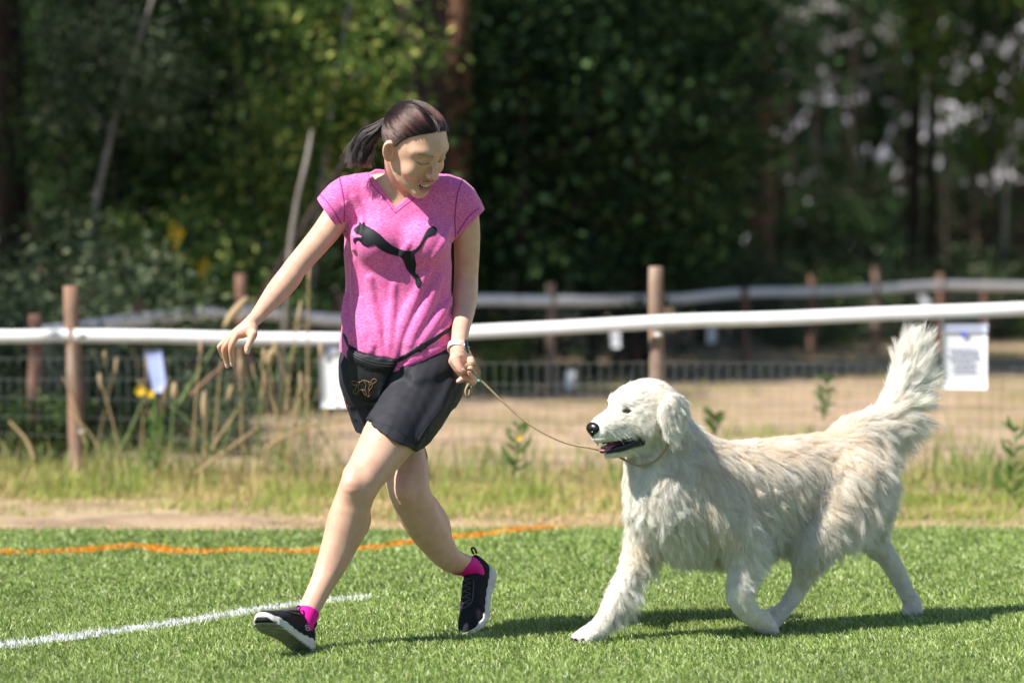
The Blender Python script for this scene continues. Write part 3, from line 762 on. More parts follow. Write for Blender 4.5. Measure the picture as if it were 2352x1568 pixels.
for (x, y, r) in [(480, 880, .012), (300, 900, .012), (190, 850, .012), (485, 1250, .014), (365, 1290, .013), (870, 860, .016), (600, 560, .02), (480, 600, .018)]:
    cols = blend(cols, (.78, .30, .22), .42 * wspot(P(*Z3(x, y), 9.68), r))
for (x, y, r) in [(700, 860, .018), (850, 900, .016), (600, 1060, .014), (860, 600, .02), (900, 1000, .02)]:
    cols = blend(cols, (.78, .30, .22), .42 * wspot(P(*Z4(x, y), 9.86), r))
cols = blend(cols, (.70, .34, .25), .34 * wspot(P(808, 1118, 9.66), .035)); cols = blend(cols, (.70, .34, .25), .30 * wspot(P(932, 1130, 9.9), .035))
cols = blend(cols, (.62, .36, .27), .3 * wspot(P(684, 608, 9.84), .02))
for (u, v, y) in [(874, 1010, 9.78), (850, 568, 9.9), (792, 553, 9.85), (1098, 742, 9.97), (878, 1035, 9.76), (1050, 1195, 9.95), (848, 480, 9.7), (905, 405, 9.9)]:
    y = find_y(body_full, u, v, 9.4, 10.3); cols = blend(cols, (.16, .07, .04), .8 * (wspot(P(u, v, y), .0026) > .5))
set_color(body, 'tint', cols)
# nails
M_nail = mat('nail', (.80, .60, .55), .25, .5)
bvb = bvh_of(V, F)
def quadpoly(Z, cx, cy, a, b, ang):
    return [Z(cx + a * math.cos(t) * math.cos(ang) - b * math.sin(t) * math.sin(ang), cy + a * math.cos(t) * math.sin(ang) + b * math.sin(t) * math.cos(ang)) for t in np.linspace(0, 2 * math.pi, 12, endpoint=False)]
for Z, cx, cy, a, b, ang in [(Z3, 868, 965, 42, 62, -.35), (Z3, 350, 1318, 26, 58, -.25), (Z3, 465, 1285, 24, 56, -.3), (Z4, 700, 805, 50, 26, -.2), (Z4, 858, 945, 26, 50, -.15), (Z4, 585, 1055, 50, 28, -.5)]:
    patch('nail', quadpoly(Z, cx, cy, a, b, ang), bvb, .0006, M_nail, body, 1.2)
# teeth and mouth
M_teeth = mat('teeth', (.88, .86, .78), .3); M_mouth = mat('mouth_inside', (.14, .03, .03), .5)
def local_mesh(name, node, h, m, parent, M=HM, o=HO, S=HS, it=0):
    X = Xf(node, M, o, S); Vx, Fx = polygonise(X, X.c - X.R - .002, X.c + X.R + .002, h, 8)
    if it: Vx = relax(Vx, Fx, it)
    return mesh_obj(name, Vx, Fx, m, parent)
for k in range(-3, 4):
    c = (.0935 - .00115 * k * k, k * .0056, -.0572 + .0003 * k * k)
    local_mesh('tooth', Ell(c, (.0028, .0031, .0054 - .0004 * abs(k))), .0009, M_teeth, body)
    c = (.0865 - .0011 * k * k, k * .0050, -.0665 + .0003 * k * k)
    if abs(k) < 3: local_mesh('tooth', Ell(c, (.0025, .0026, .0030)), .0009, M_teeth, body)

# -- hair
M_hair, n_, l_, b_ = new_mat('dark_hair')
hb = n_.new('ShaderNodeBsdfHairPrincipled'); hi = n_.new('ShaderNodeHairInfo'); hr_ = n_.new('ShaderNodeValToRGB')
hr_.color_ramp.elements[0].color = (.0015, .0008, .0008, 1); hr_.color_ramp.elements[1].color = (.030, .013, .010, 1)
ha = n_.new('ShaderNodeAttribute'); ha.attribute_name = 'lock'; l_.new(ha.outputs['Fac'], hr_.inputs[0]); l_.new(hr_.outputs[0], hb.inputs['Color']); l_.new(hb.outputs[0], n_['Material Output'].inputs[0])
hb.inputs['Roughness'].default_value = .2; hb.inputs['Radial Roughness'].default_value = .3; hb.inputs['IOR'].default_value = 1.45
M_cap = mat('scalp_hair', (.022, .011, .009), .5, .3)
hx = [-.13, -.10, -.05, -.026, -.006, .008, .020, .034, .050, .066, .085]; hz = [-.055, -.05, -.03, -.012, .004, .012, .036, .056, .072, .085, .098]
def hairline(X): return (X[:, 2] - np.interp(X[:, 0], hx, hz))
cap = Cut(Off(skull, -.0035), [Fn(lambda X: hairline(X) - .008, (0, 0, 0), 9), Fn(lambda X: np.maximum(np.abs(X[:, 1]) - .0032, -.03 - X[:, 0]), (0, 0, 0), 9)], .002)
Xc = Xf(cap, HM, HO, HS); Vc, Fc = polygonise(Xc, Xc.c - Xc.R, Xc.c + Xc.R, .003)
hair = empty('hair', tuple(HO), person)
mesh_obj('scalp_hair', Vc, Fc, M_cap, hair)
Xs, Ns, _f = sample_mesh(Vc, Fc, 34000)
loc = (Xs - HO) @ HM / HS; dd = hairline(loc) + np.abs(rng.normal(size=len(loc))) * -.0075 + .0095 + rng.normal(size=len(loc)) * .002; ok = (dd > .001) & (loc[:, 2] > -.06) & (np.abs(skull.ev(loc)) < .006) & ((np.abs(loc[:, 1]) > .0030) | (loc[:, 0] < -.03))
loc = loc[ok]; tie = np.array([-.094, -.010, .046]); C0 = np.array([-.006, 0, .034])
n = len(loc); K = 11; pts = np.zeros((n, K, 3)); tgt = tie + rng.normal(size=(n, 3)) * .006
az = np.arctan2(loc[:, 2] - tie[2], np.abs(loc[:, 1]) + .004) + .0 * loc[:, 0]; lk = .5 + .5 * np.clip(snoise(np.stack([az * .10, loc[:, 0] * .25, np.sign(loc[:, 1]) * .3], 1), 60, 5) * 1.0 + snoise(np.stack([az * .10, loc[:, 0] * .12, np.sign(loc[:, 1]) * .3], 1), 170, 6) * .9, -1, 1)
lift = .0040 + .0040 * rng.random(n) ** 2
lock = (lk - .5) * .0040; lockv = np.clip(lk ** 1.6 + .12 * rng.normal(size=n), 0, 1)
for k in range(K):
    t = k / (K - 1); a = loc - C0; b = tgt - C0
    w = t ** .9; q = a * (1 - w)[..., None] + b * w if False else a * (1 - w) + b * w
    # strands sweep down and back from the parting
    q = q / np.linalg.norm(q, axis=1)[:, None] * (np.linalg.norm(a, axis=1) * (1 - w) + np.linalg.norm(b, axis=1) * w)[:, None]
    q[:, 1] += np.sign(loc[:, 1]) * .016 * math.sin(math.pi * min(1, t * 1.15)) ** .8 * np.exp(-(np.abs(loc[:, 1]) / .035) ** 2)
    q = q + C0
    for _ in range(3):
        e = skull.ev(q); g = grad(skull, q); q = q - (e - lift - lock * math.sin(math.pi * t) - .006 * w)[:, None] * g
    pts[:, k] = HO + HS * (q @ HM.T)
hs_ = strands('hair_strands', None, pts, .0006, M_hair, hair, .8)
hs_.data.attributes.new('lock', 'FLOAT', 'CURVE').data.foreach_set('value', lockv.astype(np.float32))
# ponytail
B0 = HW(tie); yb = B0[1]
cl = catmull([(*proj(B0), yb), (866, 298, yb + .02), (842, 318, yb + .03), (826, 348, yb + .03), (818, 380, yb + .02)], 4)
cl = np.array([P(*r_) for r_ in cl]); tn = np.gradient(cl, axis=0); tn /= np.linalg.norm(tn, axis=1)[:, None]
a1 = np.cross(tn, np.array([0, 1, 0.])); a1 /= np.linalg.norm(a1, axis=1)[:, None]; a2 = np.cross(tn, a1)
n = 9000; th = rng.random(n) * 6.28; rr = np.sqrt(rng.random(n)); clump = (np.round(th * 4) / 4); th2 = th * .45 + clump * .55
wid = np.interp(np.linspace(0, 1, len(cl)), [0, .12, .35, .7, 1], [.008, .013, .026, .030, .025])
lenf = rng.uniform(.45, .98, n) * (.9 + .15 * np.sin(clump * 5)); pts = np.zeros((n, 14, 3)); cur = rng.normal(size=n) * .012
for k in range(14):
    t = k / 13 * lenf; f = np.clip(t, 0, 1) * (len(cl) - 1); i = np.minimum(f.astype(int), len(cl) - 2); f -= i; f = f[:, None]
    c = cl[i] * (1 - f) + cl[i+1] * f; A1 = a1[i] * (1 - f) + a1[i+1] * f; A2 = a2[i]; W = np.interp(np.clip(t, 0, 1), np.linspace(0, 1, len(cl)), wid)
    over = np.maximum(t - 1, 0)
    q = c + A1 * (np.cos(th2) * rr * W)[:, None] + A2 * (np.sin(th2) * rr * W * .8)[:, None] + tn[-1] * (over * .18)[:, None]
    q[:, 0] += (np.clip(t - .55, 0, 1) ** 2) * (.10 * (np.cos(th2) > .25) * rng.uniform(.3, 1, n)) + cur * t * t * .8
    q += (np.stack([np.cos(clump * 13) * 2.4 * t, np.zeros(n), np.sin(clump * 17) * 2.4 * t], 1)) * .0022
    q += (np.stack([np.sin(t * 9 + th2 * 3), np.cos(t * 8 + th2 * 5), np.sin(t * 7 + clump * 9)], 1)) * (.0035 * t)[:, None]
    pts[:, k] = q
pt_ = strands('ponytail', None, pts, .0007, M_hair, hair, .35)
pt_.data.attributes.new('lock', 'FLOAT', 'CURVE').data.foreach_set('value', np.clip(.15 + .3 * np.sin(clump * 7) + .15 * rng.normal(size=n), 0, 1).astype(np.float32))
tie_pts = [B0 + .0125 * (math.cos(t) * a1[0] + math.sin(t) * a2[0]) + tn[0] * .004 for t in np.linspace(0, 2 * math.pi, 20)]
tube('hair_tie', tie_pts, .004, mat('hair_tie', (.01, .01, .012), .6), hair)
# stray hairs
n = 120; k0 = rng.integers(0, len(loc), n); base_p = loc[k0]; pts = np.zeros((n, 6, 3))
g = grad(skull, base_p); r_ = rng.normal(size=(n, 3)) * .012
for k in range(6):
    t = k / 5; q = base_p + g * (.004 + .010 * t) + np.array([-.03, 0, -.008]) * t + r_ * t * t; pts[:, k] = HO + HS * (q @ HM.T)
strands('stray_hair', None, pts, .00022, M_hair, hair, .5)

# -- shirt
def shirt_material():
    m, n, l, b = new_mat('pink_heather_jersey')
    tc = n.new('ShaderNodeTexCoord'); mp = n.new('ShaderNodeMapping'); mp.inputs['Scale'].default_value = (120, 120, 950)
    t = n.new('ShaderNodeTexNoise'); t.inputs['Scale'].default_value = 1.0; t.inputs['Detail'].default_value = 3; t.inputs['Roughness'].default_value = .65
    l.new(tc.outputs['Object'], mp.inputs[0]); l.new(mp.outputs[0], t.inputs['Vector'])
    cr = n.new('ShaderNodeValToRGB'); e = cr.color_ramp.elements
    e[0].position = .34; e[0].color = (.60, .040, .24, 1); e[1].position = .68; e[1].color = (.87, .34, .56, 1)
    mid = e.new(.5); mid.color = (.72, .12, .37, 1)
    l.new(t.outputs[0], cr.inputs[0]); l.new(cr.outputs[0], b.inputs['Base Color'])
    b.inputs['Roughness'].default_value = .62; b.inputs['Specular IOR Level'].default_value = .3; b.inputs['Sheen Weight'].default_value = .25
    bp = n.new('ShaderNodeBump'); bp.inputs['Strength'].default_value = .35; bp.inputs['Distance'].default_value = .0008
    l.new(t.outputs[0], bp.inputs['Height']); l.new(bp.outputs[0], b.inputs['Normal'])
    return m
M_shirt = shirt_material()
Vs, Fs = polygonise(shirt_node, (-.62, 9.82, .72), (.02, 10.25, 1.40), .0028)
shirt = mesh_obj('shirt', Vs, Fs, M_shirt, person)
bvs = bvh_of(Vs, Fs)
M_seam = mat('seam_thread', (.36, .018, .26), .7)
def seam(rows, r=.0016, name='seam', m=M_seam, bvh=None, parent=None, off=0.0):
    q = catmull(np.array(rows, float), 6); pts = []
    for u, v in q:
        h, nn = hit(bvh or bvs, u, v)
        if h is not None: pts.append(h + nn * off)
    if len(pts) > 2: return tube(name, pts, r, m, parent or shirt, 5)
seam([(842, 441-50), (856, 425), (880, 452), (905, 486), (909, 489)], .0013); seam([(909, 489), (930, 472), (958, 452)], .0013)
seam([(780, 408), (786, 440), (791, 480), (789, 522)], .002); seam([(736, 447), (762, 478), (784, 514)], .0018)
seam([(1062, 412), (1050, 450), (1045, 500), (1046, 545)], .002); seam([(1100, 478), (1075, 500), (1050, 538)], .0018)
seam([(918, 845), (975, 820), (1040, 786)], .0014)
cat = [(848,150),(853,128),(866,142),(880,127),(886,150),(905,160),(940,178),(975,205),(1010,240),(1045,270),(1085,290),(1125,300),(1160,302),(1185,290),(1205,270),(1222,240),(1240,200),(1258,170),(1280,157),(1300,157),(1313,170),(1312,190),(1298,205),(1275,212),(1255,220),(1240,240),(1228,262),(1212,290),(1195,308),(1175,322),(1180,345),(1188,380),(1186,410),(1183,432),(1200,448),(1213,465),(1222,490),(1216,505),(1213,522),(1195,518),(1185,500),(1184,478),(1178,460),(1160,445),(1140,420),(1127,400),(1120,375),(1108,350),(1090,335),(1060,328),(1020,318),(985,300),(960,280),(940,263),(925,270),(900,277),(875,270),(862,258),(850,240),(837,241),(827,247),(832,262),(820,258),(813,240),(818,225),(840,221),(862,222),(866,212),(850,205),(835,203),(828,195),(818,180),(822,168),(835,158)]
M_print = mat('black_print', (.014, .016, .020), .62, .22)
patch('cat_print', [Z2(*p) for p in cat], bvs, .0024, M_print, shirt, 2.2, thick=.0010)

# -- shorts
pel = Loft([lrow(792, 786, 1038, 10.03, .118, 10.02), lrow(830, 778, 1046, 10.035, .125, 10.02), lrow(870, 782, 1056, 10.04, .128, 10.02), lrow(905, 792, 1054, 10.045, .124, 10.02), lrow(930, 802, 1040, 10.045, .11, 10.02)], 2.3)
sh_l = U([ch([(985, 868, 10.01, 80), (950, 930, 9.945, 76), (901, 1000, 9.85, 71), (862, 1070, 9.77, 66)]), ch([(986, 880, 10.07, 68), (978, 930, 10.04, 58), (948, 985, 9.97, 50)])], .03)
sh_r = ch([(850, 868, 10.03, 71), (866, 930, 10.05, 68), (892, 990, 10.05, 67), (915, 1050, 10.05, 66)])
def shorts_folds(X):
    q = X.copy(); q[:, 2] = X[:, 2] + .55 * X[:, 0]; q[:, 0] *= .4
    return .0016 * snoise(q, 14, 8) + .0006 * snoise(X, 30, 9)
crease = []
for fl in [[(1030,812,4),(985,826,5),(930,850,4)],[(1034,826,4),(1000,842,6),(950,862,4)],[(1030,850,4),(990,862,5),(955,876,3)],[(1040,880,3),(1000,950,4),(975,985,3)],[(790,840,3),(800,900,4),(818,960,3)],[(960,1010,4),(1000,940,5),(1030,880,3)]]:
    q = catmull(np.array(fl, float), 2); sb = U([pel, sh_l], .04)
    crease.append(Chain([P(u, v, find_y(sb, u, v) + rp(r_ * .9, 9.9)) for u, v, r_ in q], [rp(r_ * 1.4, 9.9) for u, v, r_ in q], 1))
L_solid = Cut(sh_l, [line_cut(846, 967, 956, 1034, 9.85, False)], .003)
R_solid = Cut(sh_r, [line_cut(825, 991, 945, 1044, 10.05, False)], .003)
hl = Fn(both_max(Off(leg_l, -.003).ev, lambda X: line_cut(846, 967, 956, 1034, 9.85, False).f(X) - .014), P(900, 1000, 9.85), .12)
hr = Fn(both_max(Off(leg_r, -.003).ev, lambda X: line_cut(825, 991, 945, 1044, 10.05, False).f(X) - .014), P(890, 1010, 10.05), .12)
shorts_node = Cut(Off(U([U([pel, L_solid] + crease, .03), R_solid], .012), shorts_folds), [hl, hr], .002)
def shorts_material():
    m = mat('charcoal_stretch_fabric', (.024, .024, .031), .7, .25, noise=(40, .15, 3), bump=(900, .15, .0004)); return m
M_shorts = shorts_material()
Vh, Fh = polygonise(shorts_node, (-.60, 9.6, .50), (.02, 10.3, .90), .0030)
shorts = mesh_obj('shorts', Vh, Fh, M_shorts, person)
bvt = bvh_of(np.vstack([Vs, Vh]), np.vstack([Fs, Fh + len(Vs)]))
M_dark = mat('black_thread', (.008, .008, .01), .6)
seam([Z2(1425, 1085), Z2(1380, 1180), Z2(1300, 1280), Z2(1215, 1400), Z2(1190, 1460)], .0012, 'seam', M_dark, bvt, shorts)
seam([Z2(905, 1302), Z2(960, 1322), Z2(1050, 1350), Z2(1130, 1405), Z2(1180, 1450)], .001, 'seam', M_dark, bvt, shorts)
seam([Z2(768, 1172), Z2(775, 1200), Z2(785, 1232)], .0016, 'zip_pull', mat('red_cord', (.5, .01, .02), .5), bvt, shorts)

# -- waist bag with its belt
bag = empty('waist_bag', tuple(P(870, 850, 9.88)))
tag(bag, 'black waist bag with gold dog outline, belted diagonally round the woman', 'waist bag')
M_bag = mat('black_nylon', (.010, .011, .014), .6, .3, noise=(30, .2, 3), bump=(25, .35, .004))
M_belt = mat('black_webbing', (.006, .006, .008), .55, .4, bump=(600, .4, .0008))
patch('bag_body', [Z2(*p) for p in [(790,872),(830,888),(880,905),(960,925),(1040,938),(1088,945),(1062,1000),(1030,1050),(1000,1110),(975,1160),(950,1195),(905,1200),(850,1185),(805,1130),(785,1080),(778,1020),(776,950),(775,905)]], bvt, .006, M_bag, bag, 5, puff=.016, puff_w=26, thick=.008)
patch('belt', [Z2(*p) for p in [(758,790),(775,815),(800,868),(830,880),(850,900),(830,905),(795,895),(770,850),(752,800)]], bvt, .003, M_belt, bag, 4, thick=.0025)
patch('belt', [Z2(*p) for p in [(1080,935),(1120,915),(1180,875),(1240,845),(1300,810),(1350,780),(1398,742),(1400,770),(1370,795),(1310,835),(1250,875),(1190,905),(1130,940),(1085,962)]], bvt, .003, M_belt, bag, 4, thick=.0025)
patch('buckle', [Z2(*p) for p in [(1190,872),(1228,848),(1250,880),(1212,905)]], bvt, .0055, mat('black_plastic', (.02, .02, .022), .3), bag, 4, thick=.003)
bb = bpy.data.objects['bag_body']; Vb = np.array([v.co[:] for v in bb.data.vertices]); Fb = [tuple(p.vertices) for p in bb.data.polygons]
bvbag = bvh_of(Vb, Fb)
M_gold = mat('gold_embroidery', (.34, .20, .08), .6); M_zip = mat('zip_teeth', (.05, .05, .055), .35)
seam([Z2(795, 900), Z2(860, 935), Z2(940, 962), Z2(1010, 972), Z2(1070, 968)], .0012, 'zip', M_zip, bvbag, bag, .0005)
seam([Z2(800, 915), Z2(860, 950), Z2(940, 978), Z2(1010, 986), Z2(1060, 984)], .0009, 'zip', M_zip, bvbag, bag, .0005)
for q in [[(808,1080),(815,1072),(835,1078),(855,1080),(875,1070),(900,1075),(920,1082),(925,1072),(935,1062),(950,1065),(952,1078),(940,1085),(930,1095),(928,1110),(915,1125),(908,1140),(912,1160),(900,1165),(895,1150),(885,1130),(865,1125),(850,1130),(840,1145),(828,1150),(815,1140),(825,1125),(835,1110),(838,1095),(820,1098),(810,1090),(808,1080)],
          [(855,1080),(848,1100),(850,1130)], [(880,1075),(890,1095),(885,1128)], [(905,1080),(912,1100),(905,1130)], [(925,1085),(918,1100)], [(870,1130),(880,1148),(892,1160)], [(840,1098),(832,1112)], [(815,1140),(812,1150),(822,1152)]]:
    seam([Z2(*p) for p in q], .0008, 'embroidery', M_gold, bvbag, bag, .0006)

# -- shoes, socks
M_up = mat('black_knit', (.014, .014, .018), .85, .2, noise=(150, .4, 2), bump=(900, .5, .0008))
M_sole = mat('white_rubber', (.62, .60, .56), .5, .35, noise=(30, .12, 4)); M_sock = mat('pink_sock', (.80, .012, .30), .7, .2, bump=(800, .4, .0006))
M_tread = mat('grey_tread', (.22, .21, .17), .6, .3, noise=(60, .3, 3))
M_lace = mat('grey_lace', (.06, .06, .065), .5)
M_refl = mat('silver_print', (.45, .46, .47), .35, .5)
def build_shoe(FMx, FOx, side):
    up = local_mesh('shoe', shoe_up, .0024, M_up, person, FMx, FOx, 1.0, 1)
    X = Xf(shoe_sole, FMx, FOx, 1.0); Vx, Fx = polygonise(X, X.c - X.R, X.c + X.R, .0024, 8)
    so = mesh_obj('sole', Vx, Fx, [M_sole, M_tread], up)
    lz = ((Vx[Fx].mean(1)) - FOx) @ FMx; nrm = np.cross(Vx[Fx[:, 2]] - Vx[Fx[:, 0]], Vx[Fx[:, 3]] - Vx[Fx[:, 1]]) @ FMx; nrm /= np.linalg.norm(nrm, axis=1)[:, None] + 1e-12
    mi = ((nrm[:, 2] < -.75) & (lz[:, 2] < .03)).astype(np.int32)
    so.data.polygons.foreach_set('material_index', mi)
    me = up.data; vv = np.zeros(len(me.vertices) * 3, np.float32); me.vertices.foreach_get('co', vv); vv = vv.reshape(-1, 3); ff = [tuple(p.vertices) for p in me.polygons]
    bv = bvh_of(vv, ff)
    def on(x, y, z=.2, off=.001):
        o = Vector(LF(FMx, FOx, (x, y, z))); h = bv.ray_cast(o, Vector(-FMx[:, 2]))
        return None if h[0] is None else np.array(h[0]) + np.array(h[1]) * off
    def line(rows, r, m, name):
        q = [on(*p) for p in catmull(rows, 5)]; q = [p for p in q if p is not None]
        if len(q) > 2: tube(name, q, r, m, up, 6)
    for i in range(5):
        x = .112 + i * .0165; w = .017 + .001 * i
        line([(x, -w), (x + .006, 0), (x + .014, w)], .0017, M_lace, 'lace'); line([(x, w), (x + .006, 0), (x + .014, -w)], .0017, M_lace, 'lace')
    line([(.11, -.021), (.15, -.024), (.185, -.022), (.200, 0), (.185, .022), (.15, .024), (.11, .021)], .0022, M_lace, 'eyelet_band')
    # pull tab at the heel and tongue loop
    for bx, tilt in ((-.004, -.012),):
        pts = [LF(FMx, FOx, p) for p in [(bx, -.006, .082), (bx + tilt*.6, -.005, .098), (bx + tilt*.6, .0, .101), (bx + tilt*.6, .005, .098), (bx, .006, .082)]]
        tube('pull_tab', catmull(pts, 4), .003, M_up, up, 6)
    pts = [LF(FMx, FOx, p) for p in [(.099, -.007, .094), (.090, -.006, .110), (.090, .0, .115), (.090, .006, .110), (.099, .007, .094)]]
    tube('tongue_loop', catmull(pts, 4), .0026, M_up, up, 6)
    return up, bv
shoe_f, bvf = build_shoe(FM_f, FO_f, 1)
shoe_b, bvk = build_shoe(FM_b, FO_b, -1)
def Z5(x, y): return ((x / 8.252 + 650) * .91875, (y / 8.252 + 1460) * .91875)
seam([Z5(1020, 870), Z5(985, 850), Z5(940, 845), Z5(930, 870), Z5(945, 890), Z5(985, 895), Z5(1010, 910), Z5(1010, 935), Z5(985, 950), Z5(935, 915)], .0016, 'letter_s_emblem', M_refl, bvf, shoe_f, .0008)
for FMx, FOx, lg, a in ((FM_f, FO_f, legs_l, ank_f), (FM_b, FO_b, legs_r, ank_b)):
    def band(X, FMx=FMx, FOx=FOx):
        q = (X - FOx) @ FMx; return np.maximum(q[:, 2] - .118 - .28 * (q[:, 0] - .045), .05 - q[:, 2])
    node = Cut(Off(lg, -.0024), [Fn(lambda X, f=band: -f(X), a, 1)], .002)
    Vx, Fx = polygonise(node, a - .08, a + .08, .0025, 8); mesh_obj('sock', Vx, Fx, M_sock, person)

# -- watch
wc = P(1050, 799, 9.908); wd = P(1053, 780, 9.93) - P(1047, 815, 9.89); wd /= np.linalg.norm(wd)
wa = np.cross(wd, (0, -1, 0)); wa /= np.linalg.norm(wa); wb = np.cross(wd, wa)
watch = empty('wristwatch', tuple(wc)); tag(watch, "square watch on a white strap round the woman's leash wrist", 'watch')
ring = []
for i in range(29):
    t = 2 * math.pi * i / 28; ring.append(wc + wa * math.cos(t) * .0265 + wb * math.sin(t) * .0260)
Vr = []; 
for p in ring[:-1]:
    o = (p - wc) / np.linalg.norm(p - wc)
    for s, k in ((-.0095, 0), (.0095, 0), (.0095, .0028), (-.0095, .0028)): Vr.append(p + wd * s + o * (k - .001))
Fr = []; nr = 28
for i in range(nr):
    j = (i + 1) % nr
    for a, b in ((0, 1), (1, 2), (2, 3), (3, 0)): Fr.append((i*4+a, i*4+b, j*4+b, j*4+a))
mesh_obj('strap', Vr, Fr, mat('white_silicone', (.78, .75, .72), .45), watch)
fd = wa * (1 if wa[0] > 0 else -1) * .86 + np.array([0, -.5, 0]); fd -= wd * (fd @ wd); fd /= np.linalg.norm(fd); fs = np.cross(fd, wd)
def obox(c, hx_, hy_, hz_, ax, ay, az, bev=.003):
    bm = bmesh.new(); bmesh.ops.create_cube(bm, size=2)
    for v in bm.verts: v.co = Vector((v.co.x * hx_, v.co.y * hy_, v.co.z * hz_))
    bmesh.ops.bevel(bm, geom=list(bm.edges), offset=bev, segments=2, affect='EDGES')
    Vv = np.array([v.co[:] for v in bm.verts]); bm.verts.index_update(); Ff = [tuple(v.index for v in f.verts) for f in bm.faces]; bm.free()
    return c + Vv[:, :1] * ax + Vv[:, 1:2] * ay + Vv[:, 2:] * az, Ff
Vx, Fx = obox(wc + fd * .0275, .019, .016, .0048, wd, fs, fd); mesh_obj('case', Vx, Fx, mat('silver_case', (.6, .58, .6), .25, .5, 1.0), watch)
Vx, Fx = obox(wc + fd * .0315, .0165, .0138, .0016, wd, fs, fd, .001); mesh_obj('screen', Vx, Fx, mat('watch_glass', (.01, .012, .02), .08, .6), watch)
# ================================================================ the dog
DM = head_rot(-57, 10, -2); DO_ = P(1471, 938, 9.80); DS = 1.04
def DW(p): return DO_ + DS * (DM @ np.asarray(p, float))
d_head = U([Ell((-.012, 0, .010), (.086, .070, .062)), Ell((.036, 0, .016), (.042, .047, .040)),
    Ell((.012, .044, -.030), (.052, .032, .048)), Ell((.012, -.044, -.030), (.052, .032, .048)),
    Chain([(.045, 0, -.018), (.095, 0, -.026), (.138, 0, -.030)], [.047, .0425, .0345])], .03)
d_head = U([d_head] + both(lambda s: Chain([(.144, s*.012, -.046), (.112, s*.020, -.052), (.072, s*.032, -.053)], [.012, .0145, .015])) +
    both(lambda s: Chain([(.070, s*.024, .036), (.060, s*.040, .032)], [.010, .010])), .014)
jaw = U([Chain([(.010, 0, -.078), (.060, 0, -.094), (.118, 0, -.098)], [.036, .021, .0135])] + both(lambda s: Chain([(.03, s*.030, -.080), (.070, s*.020, -.092), (.115, s*.009, -.096)], [.018, .012, .009])), .015)
d_head = U([d_head, jaw], .008)
d_head = Cut(d_head, [U([Chain([(.052, 0, -.074), (.095, 0, -.077), (.155, 0, -.074)], [.012, .015, .012]), Ell((.070, 0, -.074), (.028, .048, .0105)), Ell((.11, 0, -.077), (.045, .034, .010))], .008)], .004)
d_head = Cut(d_head, both(lambda s: Ell((.0745, s*.0385, .013), (.013, .011, .0085))), .008)
def dear(s):
    M = np.array(Matrix.Rotation(R(s*-10), 3, 'X') @ Matrix.Rotation(R(s*12), 3, 'Z'))
    return U([Chain([(-.022, s*.052, .042), (-.032, s*.078, .018)], [.020, .018]), Ell((-.040, s*.094, -.004), (.052, .0125, .042), M), Ell((-.034, s*.100, -.030), (.040, .0110, .040), M), Ell((-.026, s*.106, -.060), (.021, .0090, .030), M)], .02)
d_head_w = Xf(d_head, DM, DO_, DS); d_ears_w = Xf(U([dear(1), dear(-1)], .002), DM, DO_, DS)
d_neck = Chain([DW((-.035, 0, -.010)), P(1540, 1015, 9.90), P(1572, 1085, 9.95)], [.070, .080, .114])
d_throat = ch([(1490, 1020, 9.86, 50), (1500, 1085, 9.86, 62), (1508, 1150, 9.86, 66)])
d_trunk = ch([(1525, 1140, 9.88, 72), (1590, 1112, 9.95, 98), (1680, 1128, 10.06, 106), (1790, 1112, 10.17, 100), (1880, 1090, 10.27, 88), (1955, 1075, 10.36, 80)])
d_chest = ch([(1555, 1205, 9.93, 66), (1670, 1222, 10.05, 58), (1790, 1195, 10.16, 54)])
leg_fr = ch([(1505, 1175, 9.92, 55.1), (1478, 1240, 9.95, 37.8), (1452, 1300, 9.94, 26.7), (1422, 1360, 9.91, 20.6), (1398, 1405, 9.885, 18.9), (1377, 1438, 9.86, 17.2)])
leg_fl = ch([(1640, 1160, 9.90, 62.7), (1700, 1240, 9.93, 47.5), (1708, 1310, 9.92, 31.8), (1698, 1368, 9.91, 26.7), (1722, 1408, 9.94, 21.5), (1748, 1430, 9.97, 17.2)])
leg_rl = ch([(1950, 1100, 10.25, 76.0), (1900, 1185, 10.16, 62.7), (1868, 1250, 10.11, 45.6), (1851, 1298, 10.12, 27.5), (1841, 1337, 10.16, 18.9), (1808, 1388, 10.15, 15.9), (1782, 1420, 10.14, 15.5)])
leg_rr = ch([(1985, 1120, 10.44, 62.7), (2000, 1190, 10.45, 43.7), (2008, 1240, 10.46, 28.4), (2038, 1278, 10.49, 21.5), (2063, 1322, 10.51, 18.5), (2083, 1362, 10.53, 15.9), (2094, 1388, 10.54, 13.8)])
def paw(c, f, s=1.0, down=0.0):
    """a paw with four toes; c centre of the pad, f forward"""
    f = np.array(f, float); f /= np.linalg.norm(f); l = np.cross([0, 0, 1], f); l /= np.linalg.norm(l); u = np.cross(f, l); c = np.asarray(c, float)
    k = [Chain([c - f*.025*s + u*.012, c + f*.005*s + u*.002], [.025*s, .024*s])]
    for q, a in ((-.021, .020), (-.0075, .033), (.0075, .033), (.021, .020)):
        k.append(Chain([c + l*q*s + f*(a-.02)*s + u*.006, c + l*q*s*1.05 + f*a*s - u*.002], [.0125*s, .0115*s]))
    return U(k, .006), [(c + l*q*s*1.05 + f*(a+.011)*s - u*.006, f, u) for q, a in ((-.021, .020), (-.0075, .033), (.0075, .033), (.021, .020))]
def gp(u, v, h=.016):
    y = FP * (CH - h) / (v - HV); return P(u, v, y)
paw1, claws1 = paw(P(1352, 1461, 9.83), (-.80, -.58, 0), 1.08)
paw2, claws2 = paw(P(1758, 1436, 9.985), (.62, .50, -.45), .95)
paw3, claws3 = paw(P(1768, 1434, 10.13), (-.55, -.35, -.45), 1.0)
paw4, claws4 = paw(P(2098, 1397, 10.545), (-.05, .10, -1), .95)
